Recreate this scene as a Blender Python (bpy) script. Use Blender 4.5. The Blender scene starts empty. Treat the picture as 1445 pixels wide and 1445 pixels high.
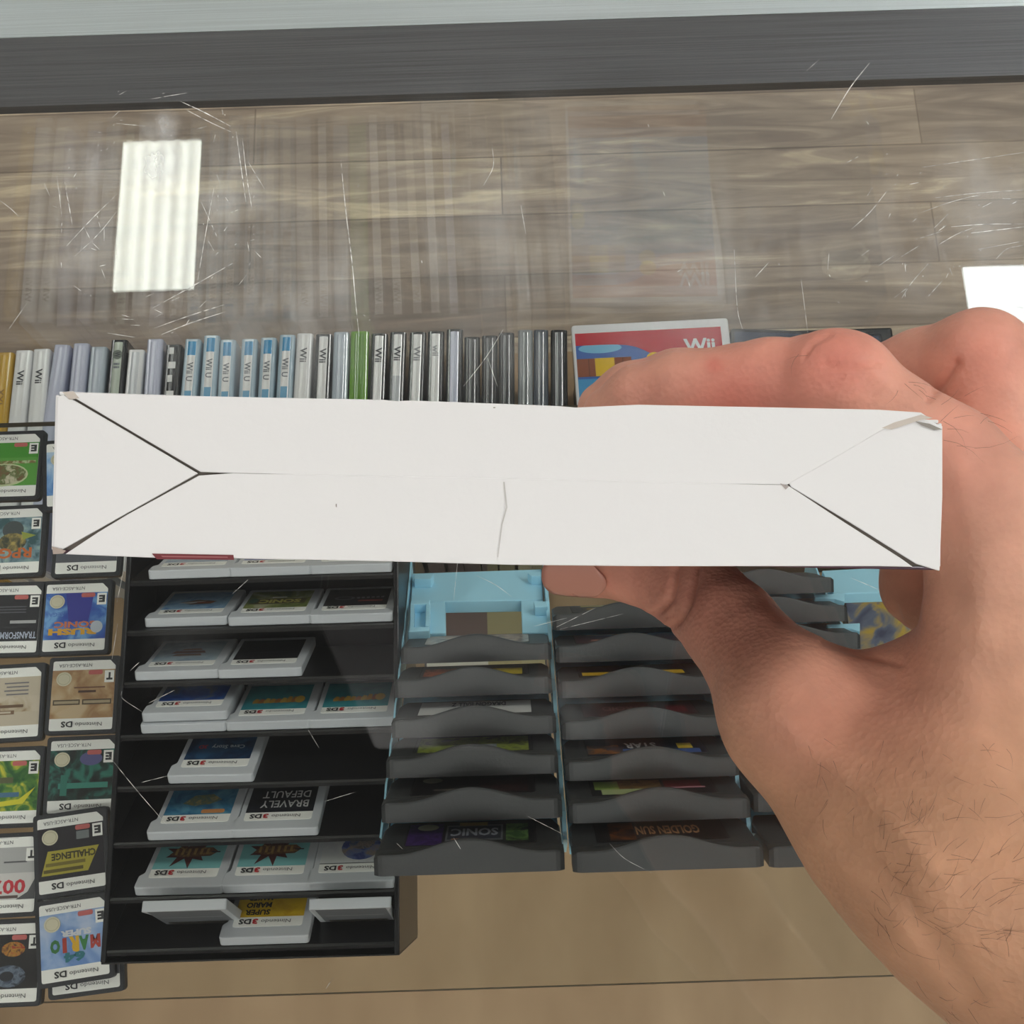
import bpy, bmesh, math, random
import numpy as np
from mathutils import Vector, Matrix
random.seed(7)
rng = np.random.default_rng(5)
SC = bpy.context.scene
COL = SC.collection
F = 1600.0
C0 = 722.5
ZG = 1.0                     # top face of the counter glass
CAM = Vector((0, 0, ZG + 0.335))
ROT = Matrix.Rotation(math.radians(16), 3, 'X') @ Matrix.Rotation(math.radians(-1.8), 3, 'Z')
ROTI = ROT.transposed()

def ray(px, py):
    return ROT @ Vector(((px - C0) / F, -(py - C0) / F, -1))
def at_depth(px, py, mm):
    return CAM + ray(px, py) * (mm * .001)
def on_z(px, py, z):
    d = ray(px, py)
    return CAM + d * ((z - CAM.z) / d.z)
def on_plane(px, py, p0, n):
    d = ray(px, py)
    return CAM + d * ((p0 - CAM).dot(n) / d.dot(n))
def to_px(p):
    q = ROTI @ (Vector(p) - CAM)
    return C0 + F * q.x / -q.z, C0 - F * q.y / -q.z

# ------------------------------------------------------------------ materials
def lin(c):
    return tuple(((v / 255) / 12.92 if v / 255 <= .04045 else ((v / 255 + .055) / 1.055) ** 2.4) for v in c)
MATS = {}
def new_mat(name):
    m = bpy.data.materials.new(name)
    m.use_nodes = True
    nt = m.node_tree
    nt.nodes.clear()
    out = nt.nodes.new('ShaderNodeOutputMaterial')
    return m, nt, out
def nd(nt, kind, **kw):
    n = nt.nodes.new('ShaderNode' + kind)
    for k, v in kw.items():
        if k.startswith('i_'):
            n.inputs[k[2:].replace('_', ' ')].default_value = v
        else:
            setattr(n, k, v)
    return n
def principled(nt, out, rough=.5, metal=0., spec=.5, coat=0.):
    p = nd(nt, 'BsdfPrincipled')
    p.inputs['Roughness'].default_value = rough
    p.inputs['Metallic'].default_value = metal
    p.inputs['Specular IOR Level'].default_value = spec
    p.inputs['Coat Weight'].default_value = coat
    p.inputs['Coat Roughness'].default_value = .08
    nt.links.new(p.outputs[0], out.inputs[0])
    return p
def M(c, rough=.45, metal=0., spec=.5, coat=0., bump=0., bscale=400., var=0.):
    """plain coloured surface; colour given as sRGB 0-255"""
    key = (tuple(c), rough, metal, spec, coat, bump, bscale, var)
    if key in MATS:
        return MATS[key]
    m, nt, out = new_mat('surface_%d' % len(MATS))
    p = principled(nt, out, rough, metal, spec, coat)
    col = (*lin(c), 1)
    p.inputs['Base Color'].default_value = col
    if bump or var:
        tc = nd(nt, 'TexCoord')
        no = nd(nt, 'TexNoise')
        no.inputs['Scale'].default_value = bscale
        no.inputs['Detail'].default_value = 4
        nt.links.new(tc.outputs['Object'], no.inputs['Vector'])
        if bump:
            b = nd(nt, 'Bump')
            b.inputs['Strength'].default_value = bump
            b.inputs['Distance'].default_value = .0004
            nt.links.new(no.outputs['Fac'], b.inputs['Height'])
            nt.links.new(b.outputs[0], p.inputs['Normal'])
        if var:
            mx = nd(nt, 'MixRGB')
            mx.inputs[1].default_value = (*[x * (1 - var) for x in col[:3]], 1)
            mx.inputs[2].default_value = (*[min(1, x * (1 + var)) for x in col[:3]], 1)
            nt.links.new(no.outputs['Fac'], mx.inputs[0])
            nt.links.new(mx.outputs[0], p.inputs['Base Color'])
    MATS[key] = m
    return m
def ART(c1, c2, c3, scale=160., seed=0., rough=.35):
    """printed artwork: blotches of three inks"""
    key = ('art', tuple(c1), tuple(c2), tuple(c3), scale, seed)
    if key in MATS:
        return MATS[key]
    m, nt, out = new_mat('printed_art_%d' % len(MATS))
    p = principled(nt, out, rough, 0, .5, .3)
    tc = nd(nt, 'TexCoord')
    mp = nd(nt, 'Mapping')
    mp.inputs['Location'].default_value = (seed, seed * 1.7, 0)
    no = nd(nt, 'TexNoise')
    no.inputs['Scale'].default_value = scale
    no.inputs['Detail'].default_value = 3
    no.inputs['Distortion'].default_value = .8
    cr = nd(nt, 'ValToRGB')
    e = cr.color_ramp.elements
    e[0].position = .38; e[0].color = (*lin(c1), 1)
    e[1].position = .64; e[1].color = (*lin(c3), 1)
    mid = cr.color_ramp.elements.new(.5); mid.color = (*lin(c2), 1)
    L = nt.links.new
    L(tc.outputs['Object'], mp.inputs[0]); L(mp.outputs[0], no.inputs['Vector'])
    L(no.outputs['Fac'], cr.inputs[0]); L(cr.outputs[0], p.inputs['Base Color'])
    MATS[key] = m
    return m
def EMIT(c, s):
    m, nt, out = new_mat('lamp_glow')
    e = nd(nt, 'Emission')
    e.inputs[0].default_value = (*c, 1); e.inputs[1].default_value = s
    nt.links.new(e.outputs[0], out.inputs[0])
    return m

# ------------------------------------------------------------------ mesh builder (millimetres)
class MB:
    def __init__(s):
        s.v = []; s.f = []; s.fm = []; s.m = []; s.z = 0.
    def mi(s, mat):
        if mat not in s.m:
            s.m.append(mat)
        return s.m.index(mat)
    def poly(s, pts, mat):
        b = len(s.v)
        s.v += [tuple(p) for p in pts]
        s.f.append(tuple(range(b, b + len(pts)))); s.fm.append(s.mi(mat))
    def mesh(s, verts, faces, mat):
        b = len(s.v)
        s.v += [tuple(p) for p in verts]
        k = s.mi(mat)
        for f in faces:
            s.f.append(tuple(i + b for i in f)); s.fm.append(k)
    def prism(s, poly, z0, z1, mat, T=None):
        n = len(poly)
        vs = [(x, y, z0) for x, y in poly] + [(x, y, z1) for x, y in poly]
        if T is not None:
            vs = [tuple(T @ Vector(v)) for v in vs]
        fs = [tuple(range(n - 1, -1, -1)), tuple(range(n, 2 * n))]
        fs += [(i, (i + 1) % n, n + (i + 1) % n, n + i) for i in range(n)]
        s.mesh(vs, fs, mat)
    def box(s, x0, x1, y0, y1, z0, z1, mat, T=None):
        s.prism([(x0, y0), (x1, y0), (x1, y1), (x0, y1)], z0, z1, mat, T)
    def flat(s, poly, mat, z=None):
        """a printed patch on top of the last one"""
        if z is None:
            s.z += .03
            z = s.z
        s.poly([(x, y, z) for x, y in poly], mat)
    def rect(s, x0, x1, y0, y1, mat, z=None):
        s.flat([(x0, y0), (x1, y0), (x1, y1), (x0, y1)], mat, z)
    def disc(s, cx, cy, rx, ry, mat, n=20, z=None):
        s.flat([(cx + rx * math.cos(2 * math.pi * i / n), cy + ry * math.sin(2 * math.pi * i / n)) for i in range(n)], mat, z)
    def text(s, t, cx, cy, h, mat, w=None, rot=180, bold=0., z=None):
        vs, fs, tw = glyphs(t, bold)
        if z is None:
            s.z += .03
            z = s.z
        sx = (w / tw) if w else h
        a = math.radians(rot); ca, sa = math.cos(a), math.sin(a)
        pts = []
        for x, y in vs:
            u = (x - tw / 2) * sx; q = (y - .5) * h
            pts.append((cx + u * ca - q * sa, cy + u * sa + q * ca, z))
        s.mesh(pts, fs, mat)
    def build(s, name, parent=None, mat4=None, smooth=False, bevel=0., seg=2, angle=35):
        me = bpy.data.meshes.new(name)
        me.from_pydata([(x * .001, y * .001, z * .001) for x, y, z in s.v], [], s.f)
        for m in s.m:
            me.materials.append(m)
        me.polygons.foreach_set('material_index', s.fm)
        if smooth:
            me.polygons.foreach_set('use_smooth', [True] * len(s.f))
        me.update()
        o = bpy.data.objects.new(name, me)
        COL.objects.link(o)
        if parent is not None:
            o.parent = parent
        if mat4 is not None:
            o.matrix_local = mat4
        if bevel:
            b = o.modifiers.new('bevel', 'BEVEL')
            b.width = bevel * .001; b.segments = seg; b.limit_method = 'ANGLE'; b.angle_limit = math.radians(angle)
        return o
GL = {}
def glyphs(t, bold=0.):
    if (t, bold) in GL:
        return GL[(t, bold)]
    cu = bpy.data.curves.new('lettering', 'FONT')
    cu.body = t; cu.size = 1.; cu.resolution_u = 2; cu.offset = bold
    o = bpy.data.objects.new('lettering', cu)
    COL.objects.link(o)
    bpy.context.view_layer.update()
    me = bpy.data.meshes.new_from_object(o.evaluated_get(bpy.context.evaluated_depsgraph_get()))
    vs = [(v.co.x, v.co.y) for v in me.vertices]
    fs = [tuple(p.vertices) for p in me.polygons]
    bpy.data.objects.remove(o); bpy.data.curves.remove(cu); bpy.data.meshes.remove(me)
    x0 = min(v[0] for v in vs); x1 = max(v[0] for v in vs); y0 = min(v[1] for v in vs); y1 = max(v[1] for v in vs)
    vs = [(x - x0, (y - y0) / (y1 - y0)) for x, y in vs]
    GL[(t, bold)] = (vs, fs, x1 - x0)
    return GL[(t, bold)]
def rpoly(pts, r, seg=4):
    """round the corners of a convex-ish polygon"""
    out = []
    n = len(pts)
    for i in range(n):
        p = Vector(pts[i]); a = Vector(pts[i - 1]); b = Vector(pts[(i + 1) % n])
        rr = r[i] if isinstance(r, (list, tuple)) else r
        da = (a - p); db = (b - p)
        k = min(rr, da.length * .45, db.length * .45)
        if k < 1e-4:
            out.append((p.x, p.y)); continue
        p0 = p + da.normalized() * k; p1 = p + db.normalized() * k
        for j in range(seg + 1):
            t = j / seg
            q = p0 * (1 - t) ** 2 + p * 2 * t * (1 - t) + p1 * t * t
            out.append((q.x, q.y))
    return out
def rrect(x0, x1, y0, y1, r, seg=4):
    return rpoly([(x0, y0), (x1, y0), (x1, y1), (x0, y1)], r, seg)

def frame(o, u, v, w):
    m = Matrix.Identity(4)
    for i in range(3):
        m[i][0] = u[i]; m[i][1] = v[i]; m[i][2] = w[i]; m[i][3] = o[i]
    return m
def tag(o, label, cat, group=None):
    o['label'] = label; o['category'] = cat
    if group:
        o['group'] = group
    return o
def thing(name, label, cat, mat4, group=None):
    o = bpy.data.objects.new(name, None)
    o.empty_display_size = .02
    COL.objects.link(o)
    o.matrix_local = mat4
    return tag(o, label, cat, group)
def struct(o):
    o['kind'] = 'structure'
    return o

# ------------------------------------------------------------------ camera
cd = bpy.data.cameras.new('camera')
cam = bpy.data.objects.new('camera', cd)
COL.objects.link(cam)
cd.sensor_width = 36.; cd.lens = 36. * F / 1445.; cd.clip_start = .01; cd.clip_end = 50
cam.matrix_world = Matrix.Translation(CAM) @ ROT.to_4x4()
SC.camera = cam
SC.view_settings.view_transform = 'Standard'
SC.view_settings.look = 'None'
SC.view_settings.gamma = 1
SC.view_settings.exposure = -0.22
SC.cycles.transparent_max_bounces = 24
SC.cycles.max_bounces = 8
SC.cycles.use_denoising = True
wd = bpy.data.worlds.new('world'); SC.world = wd; wd.use_nodes = True
wd.node_tree.nodes['Background'].inputs[0].default_value = (.9, .95, 1, 1)
wd.node_tree.nodes['Background'].inputs[1].default_value = .2

# ------------------------------------------------------------------ the room
CEIL = 4.3
RX0, RX1, RY0, RY1 = -4.2, 4.2, -3.6, 5.2
def wood_floor():
    m, nt, out = new_mat('grey_brown_planks')
    p = principled(nt, out, .45, 0, .4)
    L = nt.links.new
    tc = nd(nt, 'TexCoord')
    br = nd(nt, 'TexBrick')
    br.offset = .37
    br.inputs['Scale'].default_value = 1.
    br.inputs['Brick Width'].default_value = .9
    br.inputs['Row Height'].default_value = .088
    br.inputs['Mortar Size'].default_value = .0012
    br.inputs['Color1'].default_value = (0, 0, 0, 1); br.inputs['Color2'].default_value = (1, 1, 1, 1)
    br.inputs['Mortar'].default_value = (.2, .2, .2, 1)
    br.inputs['Bias'].default_value = 0.
    L(tc.outputs['Object'], br.inputs['Vector'])
    mp = nd(nt, 'Mapping'); mp.inputs['Scale'].default_value = (1.4, 13, 1)
    L(tc.outputs['Object'], mp.inputs[0])
    n1 = nd(nt, 'TexNoise'); n1.inputs['Scale'].default_value = 3.; n1.inputs['Detail'].default_value = 6; n1.inputs['Distortion'].default_value = 1.2; n1.inputs['Roughness'].default_value = .62
    L(mp.outputs[0], n1.inputs['Vector'])
    add = nd(nt, 'Math', operation='MULTIPLY_ADD'); add.inputs[1].default_value = .34
    L(br.outputs['Color'], add.inputs[0])
    sub = nd(nt, 'Math', operation='SUBTRACT'); sub.inputs[1].default_value = .14
    L(n1.outputs['Fac'], sub.inputs[0]); L(sub.outputs[0], add.inputs[2])
    cr = nd(nt, 'ValToRGB')
    e = cr.color_ramp.elements
    e[0].position = .1; e[0].color = (*lin((102, 90, 82)), 1)
    e[1].position = .8; e[1].color = (*lin((234, 216, 184)), 1)
    k = e.new(.42); k.color = (*lin((146, 130, 118)), 1)
    k = e.new(.6); k.color = (*lin((178, 160, 142)), 1)
    L(add.outputs[0], cr.inputs[0])
    mx = nd(nt, 'MixRGB'); mx.blend_type = 'MULTIPLY'; mx.inputs[2].default_value = (.72, .7, .68, 1)
    L(br.outputs['Fac'], mx.inputs[0]); L(cr.outputs[0], mx.inputs[1]); L(mx.outputs[0], p.inputs['Base Color'])
    return m
def slab(name, x0, x1, y0, y1, z0, z1, mat):
    b = MB(); b.box(x0 * 1e3, x1 * 1e3, y0 * 1e3, y1 * 1e3, z0 * 1e3, z1 * 1e3, mat)
    return struct(b.build(name))
wallm = M((196, 196, 192), .8, bump=.2, bscale=80)
slab('floor', RX0, RX1, RY0, RY1, -.1, 0, wood_floor())
slab('ceiling', RX0, RX1, RY0, 1.72, CEIL, CEIL + .1, M((52, 52, 54), .9, bump=.3, bscale=60))  # darkened half stands in for the viewer's body blocking the glass reflection
slab('ceiling', RX0, RX1, 1.72, RY1, CEIL, CEIL + .1, M((232, 230, 226), .9, bump=.3, bscale=60))  # pale half added so its reflection veils the far glass
slab('wall_left', RX0 - .1, RX0, RY0, RY1, 0, CEIL, wallm)
slab('wall_right', RX1, RX1 + .1, RY0, RY1, 0, CEIL, wallm)
slab('wall_back', RX0, RX1, RY1, RY1 + .1, 0, CEIL, wallm)
slab('wall_front', RX0, RX1, RY0 - .1, RY0, 0, CEIL, wallm)

# ------------------------------------------------------------------ ceiling lights
MC = Vector((0, 0, 2 * ZG - CAM.z))          # the camera mirrored in the glass
def ceil_pt(px, py, z):
    d = ray(px, py); d.z = -d.z
    return MC + d * ((z - MC.z) / d.z)
hous = M((225, 228, 226), .5)
def troffer(cx, cy, w, l, c, s, label, ribs=0, z=CEIL, seen=False):
    t = thing('ceiling_light', label, 'ceiling light', Matrix.Translation((cx, cy, z)), 'ceiling lights')
    W, Ln = w * 500, l * 500
    b = MB()
    for x0, x1, y0, y1 in ((-W - 12, -W, -Ln - 12, Ln + 12), (W, W + 12, -Ln - 12, Ln + 12), (-W, W, -Ln - 12, -Ln), (-W, W, Ln, Ln + 12)):
        b.box(x0, x1, y0, y1, -45, 0, hous)
    b.box(-W, W, -Ln, Ln, -6, 0, hous)
    b.build('housing', t)
    g = MB()
    em = EMIT(c, s)
    if not ribs:
        g.box(-W, W, -Ln, Ln, -38, -30, em)
    else:
        # a lens moulded in ribs; the tubes behind it glow brighter than the gaps
        m, nt, out = new_mat('ribbed_lens_glow')
        tc = nd(nt, 'TexCoord'); sx = nd(nt, 'SeparateXYZ')
        w1 = nd(nt, 'Math', operation='MULTIPLY'); w1.inputs[1].default_value = 2 * math.pi / (w * .195)
        cs = nd(nt, 'Math', operation='COSINE')
        ma = nd(nt, 'Math', operation='MULTIPLY_ADD'); ma.inputs[1].default_value = -s * .2; ma.inputs[2].default_value = s * 1.0
        e = nd(nt, 'Emission'); e.inputs[0].default_value = (*c, 1)
        L = nt.links.new
        L(tc.outputs['Object'], sx.inputs[0]); L(sx.outputs[0], w1.inputs[0]); L(w1.outputs[0], cs.inputs[0])
        L(cs.outputs[0], ma.inputs[0]); L(ma.outputs[0], e.inputs[1]); L(e.outputs[0], out.inputs[0])
        n = 60
        pr = [(-W + 2 * W * i / n, -38 - 4 * math.cos(2 * math.pi * (-W + 2 * W * i / n) / (2 * W * .195))) for i in range(n + 1)]
        vs = []; fs = []
        for x, z0 in pr:
            vs += [(x, -Ln, z0), (x, Ln, z0)]
        for i in range(n):
            fs.append((2 * i, 2 * i + 1, 2 * i + 3, 2 * i + 2))
        g.mesh(vs, fs, m)
    g.build('diffuser', t)
    return t
# the two whose reflections lie on the counter glass
zz = CEIL - .038
q = [ceil_pt(*p, zz) for p in ((170, 199), (282, 198), (276, 410), (162, 410))]
cx = sum(p.x for p in q) / 4; cy = sum(p.y for p in q) / 4
w_ = ((q[1] - q[0]).length + (q[2] - q[3]).length) / 2; l_ = ((q[3] - q[0]).length + (q[2] - q[1]).length) / 2
troffer(cx, cy, w_, l_, (.95, 1., .9), 13., 'ribbed greenish-white ceiling light mirrored in the scratched counter glass', ribs=1)
q0 = ceil_pt(1352, 374, CEIL - .034)
troffer(q0.x + .31, q0.y - .31, .6, .6, (.9, .97, 1.), 18., 'flat bluish-white ceiling light mirrored beside the raised knuckle')
for x, y, s in ((-2.75, .4, 12.), (2.75, .3, 24.), (-2.75, 2.6, 8.), (2.9, 2.5, 24.), (-2.6, -1.9, 10.), (2.6, -1.9, 14.), (-.75, -1.7, 9.), (.75, -1.7, 12.), (0, 4.3, 12.)):  # unseen lamps added as main lighting, strongest on the right
    troffer(x, y, .6, 1.2, (1., .98, .94), s, 'long white ceiling light added unseen to brighten the shop')
# ------------------------------------------------------------------ the display case
YG = .417                    # inner face of the upright front glass
ZW = CAM.z - .870            # height of the upright case spines
ZD = ZW - .136               # deck
ZS = CAM.z - .517            # top of the inner glass shelf
def glass(name, tint=(.985, .995, .99), dirt=0.):
    m, nt, out = new_mat(name)
    L = nt.links.new
    ge = nd(nt, 'NewGeometry')
    io = nd(nt, 'Math', operation='MULTIPLY_ADD'); io.inputs[1].default_value = 1 / 1.5 - 1.5; io.inputs[2].default_value = 1.5
    L(ge.outputs['Backfacing'], io.inputs[0])
    fr = nd(nt, 'Fresnel'); L(io.outputs[0], fr.inputs['IOR'])
    tr = nd(nt, 'BsdfTransparent'); tr.inputs[0].default_value = (*tint, 1)
    gl = nd(nt, 'BsdfGlossy'); gl.inputs['Roughness'].default_value = 0.
    mx = nd(nt, 'MixShader')
    L(fr.outputs[0], mx.inputs[0]); L(tr.outputs[0], mx.inputs[1]); L(gl.outputs[0], mx.inputs[2])
    last = mx
    if dirt:
        # finger smudges and fine wear, thicker in a few places
        tc = nd(nt, 'TexCoord')
        n1 = nd(nt, 'TexNoise'); n1.inputs['Scale'].default_value = 38; n1.inputs['Detail'].default_value = 7; n1.inputs['Roughness'].default_value = .7
        mp = nd(nt, 'Mapping'); mp.inputs['Rotation'].default_value = (0, 0, .6); mp.inputs['Scale'].default_value = (1, .45, 1)
        L(tc.outputs['Object'], mp.inputs[0]); L(mp.outputs[0], n1.inputs['Vector'])
        acc = None
        for px, py, rx, st in ((120, 240, .022, .5), (215, 235, .016, .8), (335, 230, .020, .45), (226, 178, .009, .9), (330, 270, .022, .5), (110, 330, .03, .35), (300, 350, .03, .3),
                               (1330, 330, .035, .5), (1400, 250, .03, .3), (700, 330, .08, .22), (1080, 400, .05, .3), (400, 420, .06, .3), (800, 1010, .018, .22), (620, 960, .022, .08), (250, 930, .02, .06)):
            c = on_z(px, py, ZG)
            vm = nd(nt, 'VectorMath', operation='DISTANCE'); vm.inputs[1].default_value = c
            L(tc.outputs['Object'], vm.inputs[0])
            mr = nd(nt, 'MapRange'); mr.interpolation_type = 'SMOOTHSTEP'
            mr.inputs[1].default_value = rx; mr.inputs[2].default_value = 0; mr.inputs[3].default_value = 0; mr.inputs[4].default_value = st
            L(vm.outputs['Value'], mr.inputs[0])
            if acc is None:
                acc = mr
            else:
                a = nd(nt, 'Math', operation='MAXIMUM'); L(acc.outputs[0], a.inputs[0]); L(mr.outputs[0], a.inputs[1]); acc = a
        nr = nd(nt, 'MapRange'); nr.inputs[1].default_value = .42; nr.inputs[2].default_value = .78; nr.inputs[3].default_value = .015; nr.inputs[4].default_value = 1.
        L(n1.outputs['Fac'], nr.inputs[0])
        mu = nd(nt, 'Math', operation='MULTIPLY'); L(acc.outputs[0], mu.inputs[0]); L(nr.outputs[0], mu.inputs[1])
        md = nd(nt, 'Math', operation='MULTIPLY_ADD'); md.inputs[1].default_value = dirt; md.inputs[2].default_value = .006
        L(mu.outputs[0], md.inputs[0])
        df = nd(nt, 'BsdfDiffuse'); df.inputs[0].default_value = (.85, .87, .88, 1)
        m2 = nd(nt, 'MixShader')
        L(md.outputs[0], m2.inputs[0]); L(mx.outputs[0], m2.inputs[1]); L(df.outputs[0], m2.inputs[2])
        last = m2
    L(last.outputs[0], out.inputs[0])
    return m
def brushed(name, c, rough):
    m, nt, out = new_mat(name)
    L = nt.links.new
    p = principled(nt, out, rough, .85, .5)
    tc = nd(nt, 'TexCoord'); mp = nd(nt, 'Mapping'); mp.inputs['Scale'].default_value = (6, 900, 900)
    no = nd(nt, 'TexNoise'); no.inputs['Scale'].default_value = 2.2; no.inputs['Detail'].default_value = 5
    L(tc.outputs['Object'], mp.inputs[0]); L(mp.outputs[0], no.inputs['Vector'])
    cr = nd(nt, 'ValToRGB'); e = cr.color_ramp.elements
    e[0].position = .3; e[0].color = (*[x * (.72 if c[0] < 150 else .88) for x in lin(c)], 1)
    e[1].position = .75; e[1].color = (*[min(1, x * (1.35 if c[0] < 150 else 1.12)) for x in lin(c)], 1)
    L(no.outputs['Fac'], cr.inputs[0]); L(cr.outputs[0], p.inputs['Base Color'])
    b = nd(nt, 'Bump'); b.inputs['Strength'].default_value = .25; b.inputs['Distance'].default_value = .0003
    L(no.outputs['Fac'], b.inputs['Height']); L(b.outputs[0], p.inputs['Normal'])
    return m
def deck_mat():
    m, nt, out = new_mat('tan_deck_board')
    L = nt.links.new
    p = principled(nt, out, .5, 0, .3)
    tc = nd(nt, 'TexCoord'); mp = nd(nt, 'Mapping'); mp.inputs['Scale'].default_value = (3, 1.2, 1)
    no = nd(nt, 'TexNoise'); no.inputs['Scale'].default_value = 5; no.inputs['Detail'].default_value = 5
    L(tc.outputs['Object'], mp.inputs[0]); L(mp.outputs[0], no.inputs['Vector'])
    cr = nd(nt, 'ValToRGB'); e = cr.color_ramp.elements
    e[0].position = .3; e[0].color = (*lin((166, 136, 104)), 1)
    e[1].position = .7; e[1].color = (*lin((190, 160, 126)), 1)
    L(no.outputs['Fac'], cr.inputs[0]); L(cr.outputs[0], p.inputs['Base Color'])
    return m
case = thing('display_case', 'glass-topped shop display case with dark brushed metal frame', 'display case', Matrix.Identity(4))
XH = .78
YB = -.62
def cpart(name, x0, x1, y0, y1, z0, z1, mat, bevel=0., parent=None):
    b = MB(); b.box(x0 * 1e3, x1 * 1e3, y0 * 1e3, y1 * 1e3, z0 * 1e3, z1 * 1e3, mat)
    return b.build(name, parent or case, bevel=bevel)
alu_dark = brushed('dark_brushed_metal', (98, 98, 102), .5)
alu = brushed('pale_brushed_metal', (204, 210, 214), .5)
y_in = on_z(722, 128, ZG - .006).y
y_mid = on_z(722, 31, ZG - .006).y
gtop = cpart('top_glass', -XH, XH, YB, YG + .03, ZG - .006, ZG, glass('counter_glass', dirt=.95))
cpart('frame_band', -XH, XH, y_in, y_mid, ZG - .0102, ZG - .0062, alu_dark)
cpart('outer_trim', -XH, XH, y_mid + .0002, YG + .03, ZG - .0102, ZG - .0062, alu)
cpart('front_glass', -XH + .01, XH - .01, YG, YG + .005, ZD + .0005, ZG - .0107, glass('front_glass', (.985, .995, .992)))
cpart('deck', -XH, XH, YB, YG + .03, ZD - .03, ZD, deck_mat())
side = M((60, 60, 62), .6)
cpart('side_panel', -XH - .02, -XH, YB, YG + .03, 0, ZG - .0002, side)
cpart('side_panel', XH, XH + .02, YB, YG + .03, 0, ZG - .0002, side)
cpart('plinth', -XH, XH, YB + .05, YG - .03, 0, ZD - .03, side)
sh_front = on_z(40, 596, ZS).y
sh_back = on_z(722, 1395, ZS).y
def edge_mat():
    m, nt, out = new_mat('green_glass_edge')
    p = principled(nt, out, .3, 0, .5); p.inputs['Base Color'].default_value = (*lin((58, 66, 60)), 1)
    return m
sb = MB()
gm = glass('shelf_glass', (.975, .99, .98)); em_ = edge_mat()
x0, x1, y0, y1 = -XH * 1e3 + 1, XH * 1e3 - 1, sh_back * 1e3, sh_front * 1e3
z0, z1 = ZS * 1e3 - 6, ZS * 1e3
vs = [(x0, y0, z0), (x1, y0, z0), (x1, y1, z0), (x0, y1, z0), (x0, y0, z1), (x1, y0, z1), (x1, y1, z1), (x0, y1, z1)]
sb.mesh(vs, [(3, 2, 1, 0), (4, 5, 6, 7)], gm)
sb.mesh(vs, [(0, 1, 5, 4), (2, 3, 7, 6), (1, 2, 6, 5), (3, 0, 4, 7)], em_)
sb.build('glass_shelf', case)
# scratches worn into the top surface
def scratch_mat():
    m, nt, out = new_mat('scratched_glass')
    L = nt.links.new
    d = nd(nt, 'BsdfDiffuse'); d.inputs[0].default_value = (.95, .95, .92, 1)
    t = nd(nt, 'BsdfTransparent'); mx = nd(nt, 'MixShader')
    tc = nd(nt, 'TexCoord'); no = nd(nt, 'TexNoise'); no.inputs['Scale'].default_value = 420
    L(tc.outputs['Object'], no.inputs['Vector'])
    mr = nd(nt, 'MapRange'); mr.inputs[1].default_value = .36; mr.inputs[2].default_value = .62; mr.inputs[3].default_value = .25; mr.inputs[4].default_value = 1.
    L(no.outputs['Fac'], mr.inputs[0])
    L(mr.outputs[0], mx.inputs[0]); L(t.outputs[0], mx.inputs[1]); L(d.outputs[0], mx.inputs[2]); L(mx.outputs[0], out.inputs[0])
    return m
sm = scratch_mat()
fm_ = sm
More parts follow.
